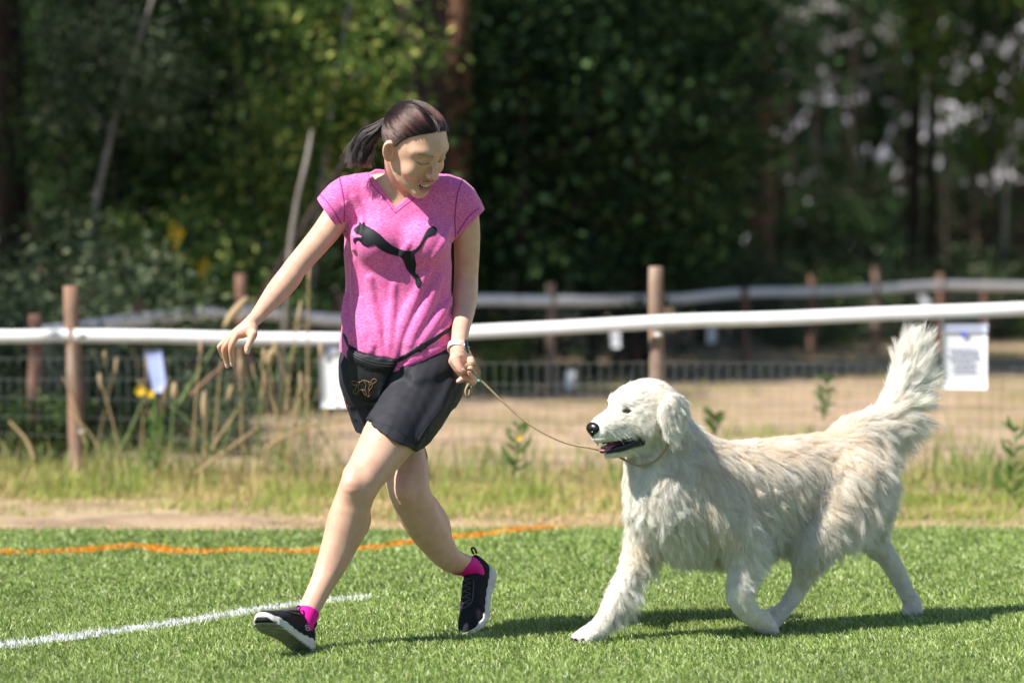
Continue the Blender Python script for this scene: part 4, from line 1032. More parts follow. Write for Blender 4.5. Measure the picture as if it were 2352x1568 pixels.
tail = ch([(1965, 1015, 10.39, 56), (2030, 975, 10.46, 40), (2068, 915, 10.50, 34), (2088, 855, 10.52, 31), (2096, 812, 10.53, 25)])
dog_node = U([d_head_w, U([d_neck, d_throat, d_trunk, d_chest, tail], .05), Hard([U([leg_fr, paw1], .014), U([leg_fl, paw2], .014), U([leg_rl, paw3], .014), U([leg_rr, paw4], .014)])], .028)
dog_node = U([dog_node, d_ears_w], .006)
dog = empty('dog', (float(P(1750, 1440, 10.15)[0]), 10.15, 0))
tag(dog, 'cream-white long-haired retriever trotting beside the woman with its mouth open and tail raised', 'dog')
Vd, Fd = polygonise(dog_node, (.15, 9.55, -.01), (1.35, 10.75, .90), .0032)
M_dskin, n_, l_, b_ = new_mat('dog_skin'); a_ = n_.new('ShaderNodeAttribute'); a_.attribute_name = 'tint'; l_.new(a_.outputs['Color'], b_.inputs['Base Color']); b_.inputs['Roughness'].default_value = .6
dbody = mesh_obj('body', Vd, Fd, M_dskin, dog)
DL = (Vd - DO_) @ DM / DS
dc = np.tile(np.array([.80, .75, .67]), (len(Vd), 1))
def dspot(c, r, p=2): return np.exp(-(np.linalg.norm((DL - np.array(c)) / np.array(r), axis=1)) ** p)
for s in (1, -1): 
    dc = blend(dc, (.012, .010, .010), .98 * (dspot((.070, s*.038, .012), (.016, .013, .008), 4)))
mouthy = (np.abs(DL[:, 1]) < .055) & (DL[:, 0] > .030) & (DL[:, 0] < .18)
cav = mouthy * np.exp(-((DL[:, 2] + .081) / .0155) ** 4)
dc = blend(dc, (.018, .013, .014), np.clip(cav * 1.2, 0, 1))
dc = blend(dc, (.02, .015, .015), dspot((.158, 0, -.052), (.012, .010, .012), 4))
set_color(dbody, 'tint', dc)
M_black = mat('black_leather_skin', (.010, .009, .010), .28, .6, bump=(350, .5, .0012)); M_tongue = mat('tongue', (.36, .13, .19), .35, .5, sub=.1, bump=(300, .3, .0008))
M_eye = mat('dark_eye', (.012, .006, .004), .06, .8); M_tooth = mat('ivory', (.74, .68, .52), .3); M_claw = mat('claw', (.03, .022, .02), .4)
nz = Cut(U([Ell((.1620, 0, -.022), (.018, .0255, .0175)), Ell((.160, 0, -.034), (.013, .014, .014))], .008), both(lambda s: Ell((.1785, s*.0110, -.025), (.006, .0048, .0042))) + [Ell((.180, 0, -.036), (.004, .0010, .010))], .003)
local_mesh('nose', nz, .0013, M_black, dbody, DM, DO_, DS)
for s in (1, -1):
    local_mesh('eye', Ell((.0672, s*.0368, .0120), (.0105, .0108, .0058)), .0014, M_eye, dbody, DM, DO_, DS)
    rim = [DW((.0745 + .001, s*.0375, .0125) + np.array([-.0008 * abs(math.sin(t)) - .0045 * (math.cos(t) * s * (1 if True else 1)) * .8, s*.0, 0]) + np.array([0, math.cos(t) * .0085, math.sin(t) * .0038 + math.cos(t) * s * .0012])) for t in np.linspace(0, 2 * math.pi, 17)]
    tube('eyelid', rim, .0020, M_black, dbody, 6)
local_mesh('tongue', U([Ell((.098, .002, -.0815), (.042, .020, .0065)), Ell((.135, .003, -.0865), (.018, .017, .0055))], .01), .0018, M_tongue, dbody, DM, DO_, DS)
for s in (1, -1):
    for rows in ([(.138, s*.0105, -.0905), (.110, s*.0215, -.0890), (.080, s*.0335, -.0850), (.056, s*.043, -.0760), (.044, s*.045, -.0650)],
                 [(.150, s*.014, -.0635), (.118, s*.0275, -.0650), (.085, s*.0385, -.0655), (.058, s*.045, -.0640), (.044, s*.045, -.0650)]):
        tube('lip', catmull([DW(p) for p in rows], 5), [.0085, .0085, .009, .009, .0095] + [.0115] * 16 if rows[0][2] < -.08 else [.0042] * 21, M_black, dbody, 8)
    for (x, y, z, dz, r) in [(.136, .012, -.092, .017, .0034), (.146, .0135, -.062, -.015, .0034), (.104, .021, -.088, .008, .0032), (.09, .025, -.087, .008, .0036), (.12, .0175, -.090, .006, .0028), (.108, .022, -.064, -.007, .0034), (.092, .026, -.064, -.008, .0038)]:
        a = DW((x, s*y, z)); b = DW((x, s*y, z + dz)); tube('tooth', [a, (a+b)/2, b], [r, r*.8, r*.25], M_tooth, dbody, 7)
for cl_ in (claws1, claws2, claws3, claws4):
    for c, f, u in cl_: tube('claw', [c - f*.002, c + f*.008 + u*.002, c + f*.017 - u*.005], [.0046, .0040, .0014], M_claw, dbody, 6)

# -- coat
anch = [ # u, v, y, du, dv, dy, length
 (1385,990,9.72, 1,-.1,.3,.006),(1420,960,9.74,1,-.2,.3,.009),(1360,1005,9.72,.6,.5,.2,.005),(1405,1040,9.74,1,.3,.3,.008),(1450,890,9.76,1,-.3,.3,.018),(1480,872,9.80,1,-.1,.3,.026),(1475,960,9.76,1,.35,.2,.022),
 (1480,1010,9.78,.8,.7,.2,.026),(1530,925,9.76,.35,1,0,.026),(1535,975,9.76,.0,1,0,.026),(1505,900,9.78,.5,.9,0,.022),(1560,905,9.85,1,.5,.2,.028),(1590,970,9.92,1,.35,.3,.040),
 (1550,1030,9.86,.35,1,.1,.042),(1465,1080,9.85,.15,1,0,.038),(1448,1150,9.84,.05,1,0,.042),(1500,1200,9.84,.45,1,.1,.060),(1560,1160,9.86,.6,1,.2,.060),(1600,1080,9.88,.55,1,.2,.055),
 (1650,1000,10.0,1,.25,.5,.036),(1750,995,10.1,1,.1,.6,.034),(1850,990,10.22,1,.0,.6,.036),(1700,1080,9.98,.45,1,.2,.062),(1780,1090,10.06,.40,1,.2,.064),(1740,1190,10.03,.55,1,.2,.070),(1640,1240,9.97,.6,.9,.2,.065),
 (1700,1290,10.05,.8,.7,.3,.060),(1800,1230,10.12,.6,.9,.2,.060),(1930,985,10.32,1,-.1,.5,.042),(1930,1050,10.28,.6,1,.2,.055),(1870,1120,10.18,.5,1,.2,.060),(1920,1170,10.16,.7,.8,.1,.060),(1960,1200,10.25,.9,.7,.2,.085),(1990,1130,10.32,.7,1,.2,.070),
 (2030,955,10.42,1,-.5,.2,.050),(2050,905,10.46,.3,-1,0,.055),(2070,840,10.48,-.05,-1,0,.065),(2100,775,10.52,.1,-1,0,.060),(2125,830,10.52,.35,-.95,0,.070),(2115,900,10.50,.75,-.45,0,.078),(2085,960,10.46,.8,.45,0,.085),(2030,1015,10.42,.6,.9,0,.085),
 (1470,1260,9.88,.1,1,0,.026),(1495,1290,9.96,.6,1,0,.070),(1440,1290,9.90,-.2,1,0,.016),(1455,1350,9.93,.45,1,0,.080),(1425,1400,9.90,.35,1,0,.060),(1385,1400,9.86,-.3,1,0,.009),(1350,1460,9.80,-1,.2,-.5,.007),
 (1680,1300,9.87,0,1,0,.016),(1740,1260,9.95,1,.5,.2,.050),(1735,1340,9.95,.7,.8,.2,.022),(1680,1390,9.88,.6,.8,.1,.013),(1755,1430,9.97,.8,.5,.3,.007),
 (1850,1290,10.08,.1,1,0,.020),(1885,1270,10.12,.4,1,0,.030),(1840,1340,10.12,-.4,1,0,.014),(1785,1420,10.11,-.7,.7,0,.010),(2010,1200,10.41,.1,1,0,.022),(2040,1280,10.46,.5,1,0,.015),(2090,1370,10.5,.3,1,0,.010)]
AP = np.array([P(a[0], a[1], a[2]) for a in anch]); AD = np.array([(a[3], a[5], -a[4]) for a in anch]); AD /= np.linalg.norm(AD, axis=1)[:, None]; AL = np.array([a[6] for a in anch])
def flow(X):
    W = np.zeros((len(X), len(AP)))
    for i in range(len(AP)):
        d = X - AP[i]; d[:, 1] *= .35; W[:, i] = 1 / (((d ** 2).sum(1)) + .0012) ** 1.7
    W /= W.sum(1)[:, None]; D = W @ AD; D /= np.linalg.norm(D, axis=1)[:, None] + 1e-9
    return D, W @ AL
def bare(X):
    L = (X - DO_) @ DM / DS
    a = (L[:, 0] > .147) & (L[:, 2] > -.048) & (np.abs(L[:, 1]) < .028)
    b = (L[:, 0] > .035) & (L[:, 0] < .17) & (np.abs(L[:, 2] + .081) < .0150) & (np.abs(L[:, 1]) < .052)
    c = ((np.abs(L - np.array([.072, 0, .012])) - np.array([0, .038, 0])) / np.array([.020, .0135, .0085])); c[:, 1] = (np.abs(np.abs(L[:, 1]) - .038)) / .0135
    return a | b | ((c ** 2).sum(1) < 1)
def grow(X, N, K=7, guide=None, amp=1.0, lscale=1.0):
    D, Ln = flow(X); Ln = Ln * lscale
    Tn = D - N * np.einsum('ij,ij->i', D, N)[:, None]; tl = np.linalg.norm(Tn, axis=1)[:, None]; Tn /= tl + 1e-6
    rise = np.interp(Ln, [.005, .02, .04, .06, .09], [.22, .30, .24, .16, .34])[:, None]
    # coats lie along the flow, standing off more where the flow leaves the surface
    dir0 = Tn * (1 - rise) + N * rise + .35 * D; dir0 /= np.linalg.norm(dir0, axis=1)[:, None]
    side = np.cross(dir0, N); ph = snoise(X, 6, 31) * 6; am = snoise(X, 5, 32)
    Q = np.zeros((len(X), K, 3)); Q[:, 0] = X - N * .001; Ln = Ln * 1.0; p = Q[:, 0].copy(); d = dir0.copy()
    for k in range(1, K):
        t = k / (K - 1); d = d + (D * .22 + np.array([0, 0, -.10]) * (Ln[:, None] / .06)) ; d /= np.linalg.norm(d, axis=1)[:, None]
        # keep off the body
        p = p + d * (Ln / (K - 1))[:, None]
        wv = (np.sin(t * 5.5 + ph) * Ln * .20 * amp * (.4 + am * .6))[:, None] * side * t
        Q[:, k] = p + wv
    return Q, Ln
area_w = None
ctr = Vd[Fd].mean(1); _, fl_ = flow(ctr.copy()); facew = np.where(fl_ < .012, 2.6, np.where(fl_ < .03, 1.5, 1.0)); facew[bare(ctr)] = 0
NG, NH = 8000, 235000
Xg, Ng, _ = sample_mesh(Vd, Fd, NG, facew); Xh, Nh, _ = sample_mesh(Vd, Fd, NH, facew)
keep = ~bare(Xh); Xh, Nh = Xh[keep], Nh[keep]
Ng = Ng + rng.normal(size=Ng.shape) * .10; Ng /= np.linalg.norm(Ng, axis=1)[:, None]
Qg, Lg = grow(Xg, Ng, 7, amp=1.6, lscale=rng.uniform(.75, 1.22, NG)); jit = rng.normal(size=(NG, 3)) * .0085 * np.clip(Lg / .03, .2, 1)[:, None]
for k in range(7): Qg[:, k] += jit * (Lg / .05)[:, None] * (k / 6) ** 1.5
for k in range(1, 7):        # the locks lie on the body, never inside it
    need = np.clip(Lg * (.05 + .14 * (k / 6)), .0012, .012)
    for _ in range(2):
        e_ = dog_node.ev(Qg[:, k]); bad = e_ < need
        if bad.any(): Qg[bad, k] += (need[bad] - e_[bad])[:, None] * grad(dog_node, Qg[bad, k], .002)
kd = kdtree.KDTree(NG)
for i, p in enumerate(Xg): kd.insert(p, i)
kd.balance()
near_i = np.array([kd.find(p)[1] for p in Xh])
Qh, Lh = grow(Xh, Nh, 7, amp=.9); rl = rng.uniform(.72, 1.12, len(Xh)); cw = np.clip((Lh - .006) / .030, .04, 1) * rng.uniform(.55, .92, len(Xh))
jit = rng.normal(size=(len(Xh), 3)) * .0035
for k in range(1, 7):
    t = k / 6; par = Xh + (Qg[near_i, k] - Xg[near_i]) * (Lh / Lg[near_i])[:, None]; g_ = Qg[near_i, k]
    w = (cw * t ** 1.1)[:, None] * .8
    Qh[:, k] = Qh[:, 0] + (par * (1 - w) + g_ * w - Qh[:, 0]) * rl[:, None] + jit * (Lh / .05)[:, None] * t * 1.4 + Nh * (.0015 * t)
Qh[:, :, 2] = np.maximum(Qh[:, :, 2], .004)
# keep strands outside the trunk
M_coat, n_, l_, b_ = new_mat('cream_coat')
a_ = n_.new('ShaderNodeAttribute'); a_.attribute_name = 'tint'
l_.new(a_.outputs['Color'], b_.inputs['Base Color']); b_.inputs['Roughness'].default_value = .5; b_.inputs['Specular IOR Level'].default_value = .35
tr = n_.new('ShaderNodeBsdfTranslucent'); mx = n_.new('ShaderNodeMixShader'); mx.inputs[0].default_value = .5
l_.new(a_.outputs['Color'], tr.inputs[0]); l_.new(b_.outputs[0], mx.inputs[1]); l_.new(tr.outputs[0], mx.inputs[2]); l_.new(mx.outputs[0], n_['Material Output'].inputs[0])
rad = np.interp(Lh, [.006, .02, .06], [.00042, .00048, .00058])
coat = strands('coat', None, Qh, rad, M_coat, dog, .22)
up_ = proj(Xh.T) if False else None
U_ = Xh[:, 0] / Xh[:, 1] * FP + 1176; V_ = HV + (CH - Xh[:, 2]) / Xh[:, 1] * FP
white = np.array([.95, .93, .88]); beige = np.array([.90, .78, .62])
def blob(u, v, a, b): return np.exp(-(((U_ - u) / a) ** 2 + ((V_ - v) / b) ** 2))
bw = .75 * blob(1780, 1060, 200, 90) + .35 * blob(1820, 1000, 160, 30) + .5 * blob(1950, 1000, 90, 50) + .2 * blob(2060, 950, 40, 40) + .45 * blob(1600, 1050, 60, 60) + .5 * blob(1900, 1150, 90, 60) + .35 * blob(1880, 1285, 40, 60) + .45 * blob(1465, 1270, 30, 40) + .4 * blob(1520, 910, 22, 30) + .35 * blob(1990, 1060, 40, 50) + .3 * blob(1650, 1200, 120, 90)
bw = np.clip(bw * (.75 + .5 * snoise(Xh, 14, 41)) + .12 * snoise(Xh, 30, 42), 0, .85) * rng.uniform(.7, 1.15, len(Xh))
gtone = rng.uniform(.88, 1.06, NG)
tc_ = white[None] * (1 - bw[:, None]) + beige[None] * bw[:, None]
at = coat.data.attributes.new('tint', 'FLOAT_COLOR', 'CURVE'); c4 = np.ones((len(Xh), 4), np.float32); c4[:, :3] = np.clip(1.0 * tc_ * (gtone[near_i] * np.where(Lh > .02, 1, .8) + np.where(Lh > .02, 0, .2))[:, None], 0, .965); at.data.foreach_set('color', c4.ravel())
# whiskers and brow hairs
wp = []
for s in (1, -1):
    for i in range(9):
        a = np.array([.125 - .010 * (i % 5), s * .032, -.036 - .007 * (i // 3)]); d = np.array([.3 - .12 * (i % 4), s * .9, -.25 + .15 * (i % 3)])
        wp.append([DW(a + d * .045 * t + np.array([0, 0, -.01]) * t * t) for t in np.linspace(0, 1, 6)])
wq = np.array(wp); wh = strands('whisker', None, wq, .00025, mat('whisker', (.75, .72, .68), .4), dbody, .3)

# -- leash and neck loop in one piece
leash = empty('leash', tuple(P(1200, 960, 9.86)))
tag(leash, "beige rope lead running from the woman's hand to a loop round the dog's neck", 'leash')
M_rope = mat('beige_cord', (.40, .28, .16), .65, .3, noise=(300, .3, 2), bump=(500, .7, .002))
ln = [P(1071, 850, 9.845), P(*Z4(830, 820), 9.83), P(*Z4(920, 900), 9.83), P(1108, 876, 9.83), P(1160, 927, 9.83), P(1225, 980, 9.82), P(1295, 1015, 9.81), P(1360, 1029, 9.80), P(1400, 1040, 9.81), P(1437, 1056, 9.82)]
tube('cord', catmull(ln, 8), .0032, M_rope, leash, 8)
bvd = bvh_of(Vd, Fd)
nk = []
for u, v in [(1434, 1054), (1450, 1064), (1470, 1069), (1495, 1064), (1518, 1046), (1535, 1020), (1546, 992), (1553, 965), (1556, 945)]:
    h, nn = hit(bvd, u, v); 
    y = 9.80 if h is None else h[1]
    nk.append([u, v, y - .026])
nk = np.array(nk); nk[:, 2] = np.minimum(nk[:, 2], 9.80); nk[-2:, 2] += .05; nk[-3, 2] += .02; nk[:, 2] = np.convolve(np.pad(nk[:, 2], 1, 'edge'), [.25, .5, .25], 'valid')
front = [P(*r_) for r_ in nk]
back = [P(1560, 935, 9.90), P(1530, 940, 9.99), P(1480, 985, 10.0), P(1440, 1030, 9.93), P(1430, 1052, 9.84)]
tube('neck_loop', catmull(front + back + [front[0]], 6), .0034, M_rope, leash, 8)
def zr(rows, r=.0031, name='hand_coil'):
    tube(name, catmull([P(*Z4(x, y), 9.86 + dy) for x, y, dy in rows], 6), r, M_rope, leash, 8)
zr([(715, 790, -.02), (730, 720, -.035), (800, 675, -.045), (880, 670, -.045), (960, 720, -.035), (1020, 800, -.02), (1045, 900, 0), (1040, 985, .01)])
zr([(740, 800, -.03), (770, 730, -.045), (850, 700, -.05), (920, 740, -.045), (980, 830, -.03), (1010, 930, -.01), (1010, 1010, 0)])
zr([(795, 1130, .0), (760, 1190, -.01), (728, 1280, -.015), (745, 1370, -.015), (785, 1400, -.012), (830, 1370, -.008), (850, 1290, 0), (855, 1140, .005)])
zr([(820, 1250, -.012), (815, 1320, -.012), (795, 1370, -.012), (770, 1350, -.012), (760, 1280, -.012)], .0028)
mint = mat('mint_bead', (.10, .45, .32), .3); Vx, Fx = obox(P(*Z4(1035, 1060), 9.855), .006, .005, .005, np.array([1, 0, 0.]), np.array([0, 1, 0.]), np.array([0, 0, 1.]), .002); mesh_obj('bead', Vx, Fx, mint, leash)
# ================================================================ fences
M_post = ramp_mat('weathered_wood', [(.3, (.15, .10, .07)), (.55, (.30, .215, .165)), (.75, (.42, .33, .27))], 9, 6, .85, bump=(.5, .004), second=(3.0, (.26, .15, .10), .52, .66), stretch=(3, 3, .6))
M_post2 = ramp_mat('red_brown_wood', [(.3, (.12, .065, .05)), (.7, (.30, .17, .125))], 9, 6, .85, bump=(.5, .004), stretch=(3, 3, .6))
M_tape = mat('white_tape', (.80, .80, .82), .45, .4, noise=(14, .06, 3), trans=.12)
M_wire = mat('galvanised_wire', (.16, .18, .18), .55, .4, metal=.3)
M_staple = mat('insulator', (.55, .54, .52), .5)
def post(base, top, r, m, parent, seed=0):
    rr = random.Random(seed); base, top = np.array(base, float), np.array(top, float); n = 9; pts = []; rs = []
    for i in range(n):
        t = i / (n - 1); pts.append(base * (1 - t) + top * t + np.array([rr.uniform(-1, 1), rr.uniform(-1, 1), 0]) * r * .12 * (0 < i < n - 1)); rs.append(r * (1.05 - .08 * t + rr.uniform(-.03, .03)))
    pts.append(top + np.array([0, 0, .002])); rs.append(r * .80)
    return tube('post', pts, rs, m, parent, 14)
def tape_mesh(name, pts, h, m, parent, thick=.003):
    q = catmull(pts, 8); n = len(q); wob = [.0015 * math.sin(i * .7) for i in range(n)]; V = []
    for i, p in enumerate(q):
        for dz, dy in ((-h/2, 0), (h/2, 0), (h/2, thick), (-h/2, thick)): V.append((p[0], p[1] + dy - .002 + (.004 if dz > 0 else -.004) * math.sin(i * .35), p[2] + dz + wob[i]))
    F = []
    for i in range(n - 1):
        for a, b in ((0, 1), (1, 2), (2, 3), (3, 0)): F.append((i*4+a, i*4+b, i*4+4+b, i*4+4+a))
    return mesh_obj(name, V, F, m, parent)
def wires(line, ztop, zs, dx, parent, r, zoff=-.02, rv=None):
    """woven wire netting along a ground line"""
    line = np.array(line, float); seg = np.linalg.norm(np.diff(line, axis=0), axis=1); L = np.concatenate([[0], np.cumsum(seg)])
    at = lambda s: np.array([np.interp(s, L, line[:, 0]), np.interp(s, L, line[:, 1])])
    for z in zs:
        pts = [(*at(s), zoff + z + .006 * math.sin(s * 2.3 + z * 9)) for s in np.linspace(0, L[-1], 40)]; V, F = tube_arrays(pts, r, 4); mesh_obj('wire', V, F, M_wire, parent)
    parts = []
    for s in np.arange(0, L[-1], dx):
        p = at(s); j = random.uniform(-.006, .006); V, F = tube_arrays([(p[0], p[1], zoff), (p[0] + j, p[1], zoff + ztop/2), (p[0], p[1], zoff + ztop)], rv or r * .8, 3); parts.append((V, F))
    V, F = merge(parts); o = mesh_obj('upright_wires', V, F, M_wire, parent); o['kind'] = 'stuff'
def atpx(u, v, y): return P(u, v, y)
nf = empty('fence', (.69, 16.3, 0)); tag(nf, 'near wire fence with wooden posts and a bright white tape rail', 'fence')
def ny(u): return np.interp(u, [165, 1507, 2215], [17.0, 16.3, 15.85]) if u > -600 else 17.2
post(G(181, 1092) - np.array([0, 0, .06]), P(163, 657, 17.0), .0385, M_post, nf, 3)
pr = G(1512, 1112); post(np.array([pr[0], 16.35, -.06]), P(1507, 613, 16.35), .0375, M_post, nf, 5)
post((-5.3, 17.7, -.06), (-5.28, 17.7, .93), .038, M_post, nf, 8); post((3.9, 15.4, -.06), (3.9, 15.4, 1.0), .038, M_post, nf, 9)
tp = [(-1900, 785), (-900, 770), (0, 772), (165, 770), (500, 776), (790, 780), (940, 775), (1090, 763), (1500, 741), (1900, 727), (2352, 709), (2900, 690), (3200, 680)]
tape_mesh('tape', [P(u, v, ny(u) - .045 if u > -600 else 17.6) for u, v in tp], .066, M_tape, nf)
wires([(-5.3, 17.7), (-2.19, 16.98), (.69, 16.3), (3.9, 15.4)], .60, [.03, .12, .215, .31, .405, .50, .60], .052, nf, .0012)
for u, v in ((186, 993), (1512, 770), (186, 770)):
    Vx, Fx = obox(P(u, v, ny(u) - .045), .02, .012, .012, np.array([1, 0, 0.]), np.array([0, 1, 0.]), np.array([0, 0, 1.]), .003); mesh_obj('insulator', Vx, Fx, M_staple, nf)
# far fence
ff = empty('fence', (2.2, 32.8, 0)); tag(ff, 'far fence behind the brown field, its tape rail in the shade of the trees', 'fence')
fp = [(80, 1050, 18.4, 722), (320, 985, 21.2, 690), (555, 950, 23.1, 630), (780, 922, 24.9, 672), (1010, 900, 26.5, 660), (1265, 885, 27.7, 652), (1500, 858, 30.2, 655), (1712, 835, 32.8, 660), (1863, 815, 35.3, 630), (2010, 800, 37.6, 612), (2160, 790, 39.2, 630), (2262, 785, 40.1, 646), (2420, 780, 41, 640)]
gl = []
for i, (u, vb_, y, vt) in enumerate(fp):
    b = P(u, HV + CH * FP / y, y); gl.append((b[0], b[1])); tz = P(u, vt, y); post((b[0], b[1], -.08), (b[0] + .01 * math.sin(i * 5), b[1], tz[2]), .038 if i != 9 else .046, M_post if i in (5, 9) else M_post2, ff, 20 + i)
ft = [(80, 768, 18.4), (190, 752, 19.4), (350, 731, 21.2), (500, 719, 22.6), (640, 722, 23.7), (780, 735, 24.7), (930, 712, 26), (1090, 690, 26.9), (1265, 691, 27.7), (1400, 690, 29), (1480, 688, 30), (1560, 687, 31), (1700, 673, 32.8), (1860, 670, 35.2), (2010, 664, 37.6), (2160, 655, 39.2), (2352, 658, 40.5), (2500, 656, 41.3)]
tape_mesh('tape', [P(u, v, y - .05) for u, v, y in ft], .085, M_tape, ff)
wires(gl, .62, [.05, .24, .43, .62], .075, ff, .0016)
# ================================================================ notices on the fences
M_paper = mat('white_paper', (.82, .83, .86), .35, .4, noise=(20, .03, 2)); M_ink = mat('grey_print', (.36, .37, .48), .7); M_blue = mat('blue_print', (.10, .12, .55), .6); M_sleeve = mat('plastic_sleeve', (.42, .46, .60), .2, .6)
def sheet(name, corners, y, m, parent=None, thick=.002, tilt=0):
    P4 = [P(u, v, y + t) for (u, v), t in zip(corners, (tilt, tilt, 0, 0))]; q = []
    n = 6
    V = []; 
    for k in (0, 1):
        for i in range(n + 1):
            for j in range(n + 1):
                a, b = i / n, j / n; p = (P4[0] * (1 - a) + P4[1] * a) * (1 - b) + (P4[3] * (1 - a) + P4[2] * a) * b
                p = p + np.array([0, .003 * math.sin(a * 3.1) + k * thick, 0]); V.append(p)
    F = []; S = (n + 1) ** 2
    for i in range(n):
        for j in range(n):
            a = i * (n + 1) + j; F.append((a, a + n + 1, a + n + 2, a + 1)); F.append((S + a, S + a + 1, S + a + n + 2, S + a + n + 1))
    rim = [i * (n + 1) for i in range(n + 1)] + [n * (n + 1) + j for j in range(1, n + 1)] + [i * (n + 1) + n for i in range(n - 1, -1, -1)] + [j for j in range(n - 1, 0, -1)]
    for i in range(len(rim)): a, b = rim[i], rim[(i + 1) % len(rim)]; F.append((a, b, S + b, S + a))
    return mesh_obj(name, V, F, m, parent)
s1 = empty('notice', tuple(P(2215, 820, 15.8))); tag(s1, 'white notice with four lines of grey print hung right of the dog\'s tail', 'notice')
sheet('page', [(2163, 747), (2268, 747), (2267, 894), (2164, 893)], 15.79, M_paper, s1)
sheet('sleeve_top', [(2161, 742), (2270, 742), (2269, 762), (2162, 762)], 15.782, M_sleeve, s1)
sheet('logo', [(2205, 762), (2223, 762), (2218, 774), (2210, 774)], 15.783, M_blue, s1)
for (v, u0, u1) in [(804, 2181, 2244), (819, 2177, 2250), (834, 2187, 2240), (849, 2187, 2240)]:
    u = u0; rr = random.Random(v)
    while u < u1 - 3:
        w = min(rr.uniform(4, 14), u1 - u); sheet('print', [(u, v - 3.2), (u + w, v - 3.2), (u + w, v + 3.2), (u, v + 3.2)], 15.784, M_ink, s1, .001); u += w + 2.2
for u in (2165, 2266): Vx, Fx = tube_arrays([P(u, 752, 15.78), P(u, 738, 15.80), P(u, 728, 15.81)], .002, 5); mesh_obj('tie', Vx, Fx, M_wire, s1)
s2 = empty('notice', tuple(P(765, 868, 16.6))); tag(s2, "white notice hanging under the tape just left of the woman's waist bag", 'notice')
sheet('page', [(732, 801), (835, 801), (838, 934), (737, 937)], 16.60, M_paper, s2)
sheet('sleeve_top', [(731, 797), (836, 797), (836, 812), (731, 812)], 16.592, M_sleeve, s2)
s3 = empty('notice', tuple(P(355, 850, 17.6))); tag(s3, 'bent card with bluish shade painted in, hanging on the fence beside yellow flowers', 'notice')
sheet('card', [(328, 806), (370, 802), (383, 898), (352, 902)], 17.5, mat('shade_blue_card', (.38, .45, .78), .4), s3, .002, .05)  # blue tint paints the backlit shade into the paper colour
for i, (c, y, lb) in enumerate([([(1399, 742), (1422, 742), (1424, 797), (1404, 798)], 28.3, 'small pale tag left of the tall right post, under the near tape'), ([(1626, 745), (1646, 745), (1645, 787), (1624, 786)], 31.5, 'small pale tag between the tall right post and the far fence'),
                             ([(1302, 848), (1320, 848), (1318, 888), (1297, 890)], 26.5, 'pale tag low on the grass right of the lead'), ([(2108, 676), (2126, 674), (2136, 700), (2122, 704)], 38.2, 'tilted pale tag hanging from the far tape')]):
    o = sheet('tag', c, y, M_paper); tag(o, lb, 'tag')
# ================================================================ wild plants by the fence
M_stem_g = mat('green_stem', (.16, .22, .06), .6, trans=.2); M_stem_s = mat('straw_stem', (.42, .30, .15), .7, trans=.2); M_head = mat('seed_head', (.46, .33, .19), .8, bump=(300, .8, .004)); M_yel = mat('yellow_petal', (.80, .50, .02), .5); M_leafg = mat('weed_leaf', (.10, .20, .04), .5, trans=.3); M_brown = mat('brown_stem', (.22, .13, .08), .8)
def ribbon(pts, w, nrm=(0, -1, 0)):
    q = catmull(pts, 5); n = len(q); V = []
    for i, p in enumerate(q):
        t = q[min(i+1, n-1)] - q[max(i-1, 0)]; s = np.cross(t, nrm); s /= np.linalg.norm(s) + 1e-9; k = w * math.sin(math.pi * min(.97, .12 + .88 * i / (n-1))) / 2
        V += [p - s * k, p + np.array([0, .25 * k, 0]), p + s * k]
    F = []
    for i in range(n - 1): a = 3 * i; F += [(a, a+1, a+4, a+3), (a+1, a+2, a+5, a+4)]
    return V, F
def stalk(rows, y, w, m, label, head=None, flowers=(), leaves=(), name='grass_stalk', cat_='grass stalk', group=None):
    y0 = y; b = P(rows[0][0], rows[0][1], y); o = empty(name, (b[0], b[1], b[2])); tag(o, label, cat_, group)
    pts = catmull([P(u, v, y + .05 * i) for i, (u, v) in enumerate(rows)], 5); tube('stem', pts, np.linspace(w, w * .5, len(pts)), m, o, 6)
    if head:
        hp_ = catmull([P(u, v, y + .02) for u, v in head[0]], 4); k = len(hp_); tube('seed_head', hp_, [head[1] * (.25 + .75 * math.sin(math.pi * (.1 + .85 * i / (k-1)))) for i in range(k)], head[2] if len(head) > 2 else M_head, o, 8)
    for (u, v, s) in flowers:
        c = P(u, v, y); parts = []
        for a in range(7):
            an = a * 2 * math.pi / 7; d = np.array([math.cos(an), -.3, math.sin(an)]); sd = np.array([-math.sin(an), 0, math.cos(an)])
            parts.append(([c, c + d * s * .6 + sd * s * .25, c + d * s, c + d * s * .6 - sd * s * .25], [(0, 1, 2, 3)]))
        V, F = merge(parts); mesh_obj('flower', V, F, M_yel, o)
    for lf in leaves:
        V, F = ribbon([P(u, v, y + .02) for u, v in lf[0]], lf[1]); mesh_obj('leaf', V, F, lf[2] if len(lf) > 2 else M_leafg, o)
    if name == 'leafy_weed':
        r3 = random.Random(int(rows[0][0])); n_ = len(rows); top = rows[-1]; bot = rows[0]
        for k in range(16):
            t = r3.uniform(0, .9); u = bot[0] + (top[0] - bot[0]) * t; v = bot[1] + (top[1] - bot[1]) * t; s_ = r3.choice((-1, 1)); L = r3.uniform(14, 34)
            V, F = ribbon([P(u, v, y), P(u + s_ * L * .5, v - L * .5, y - .02), P(u + s_ * L, v - L * r3.uniform(.2, .9), y - .01)], r3.uniform(.008, .018)); mesh_obj('leaf', V, F, M_leafg, o)
    return o
stalk([(410, 930), (440, 880), (478, 820), (522, 742)], 16.8, .010, M_stem_g, 'thick green stalk with a plump tan seed head reaching above the tape', ([(515, 750), (540, 715), (568, 682)], .020))
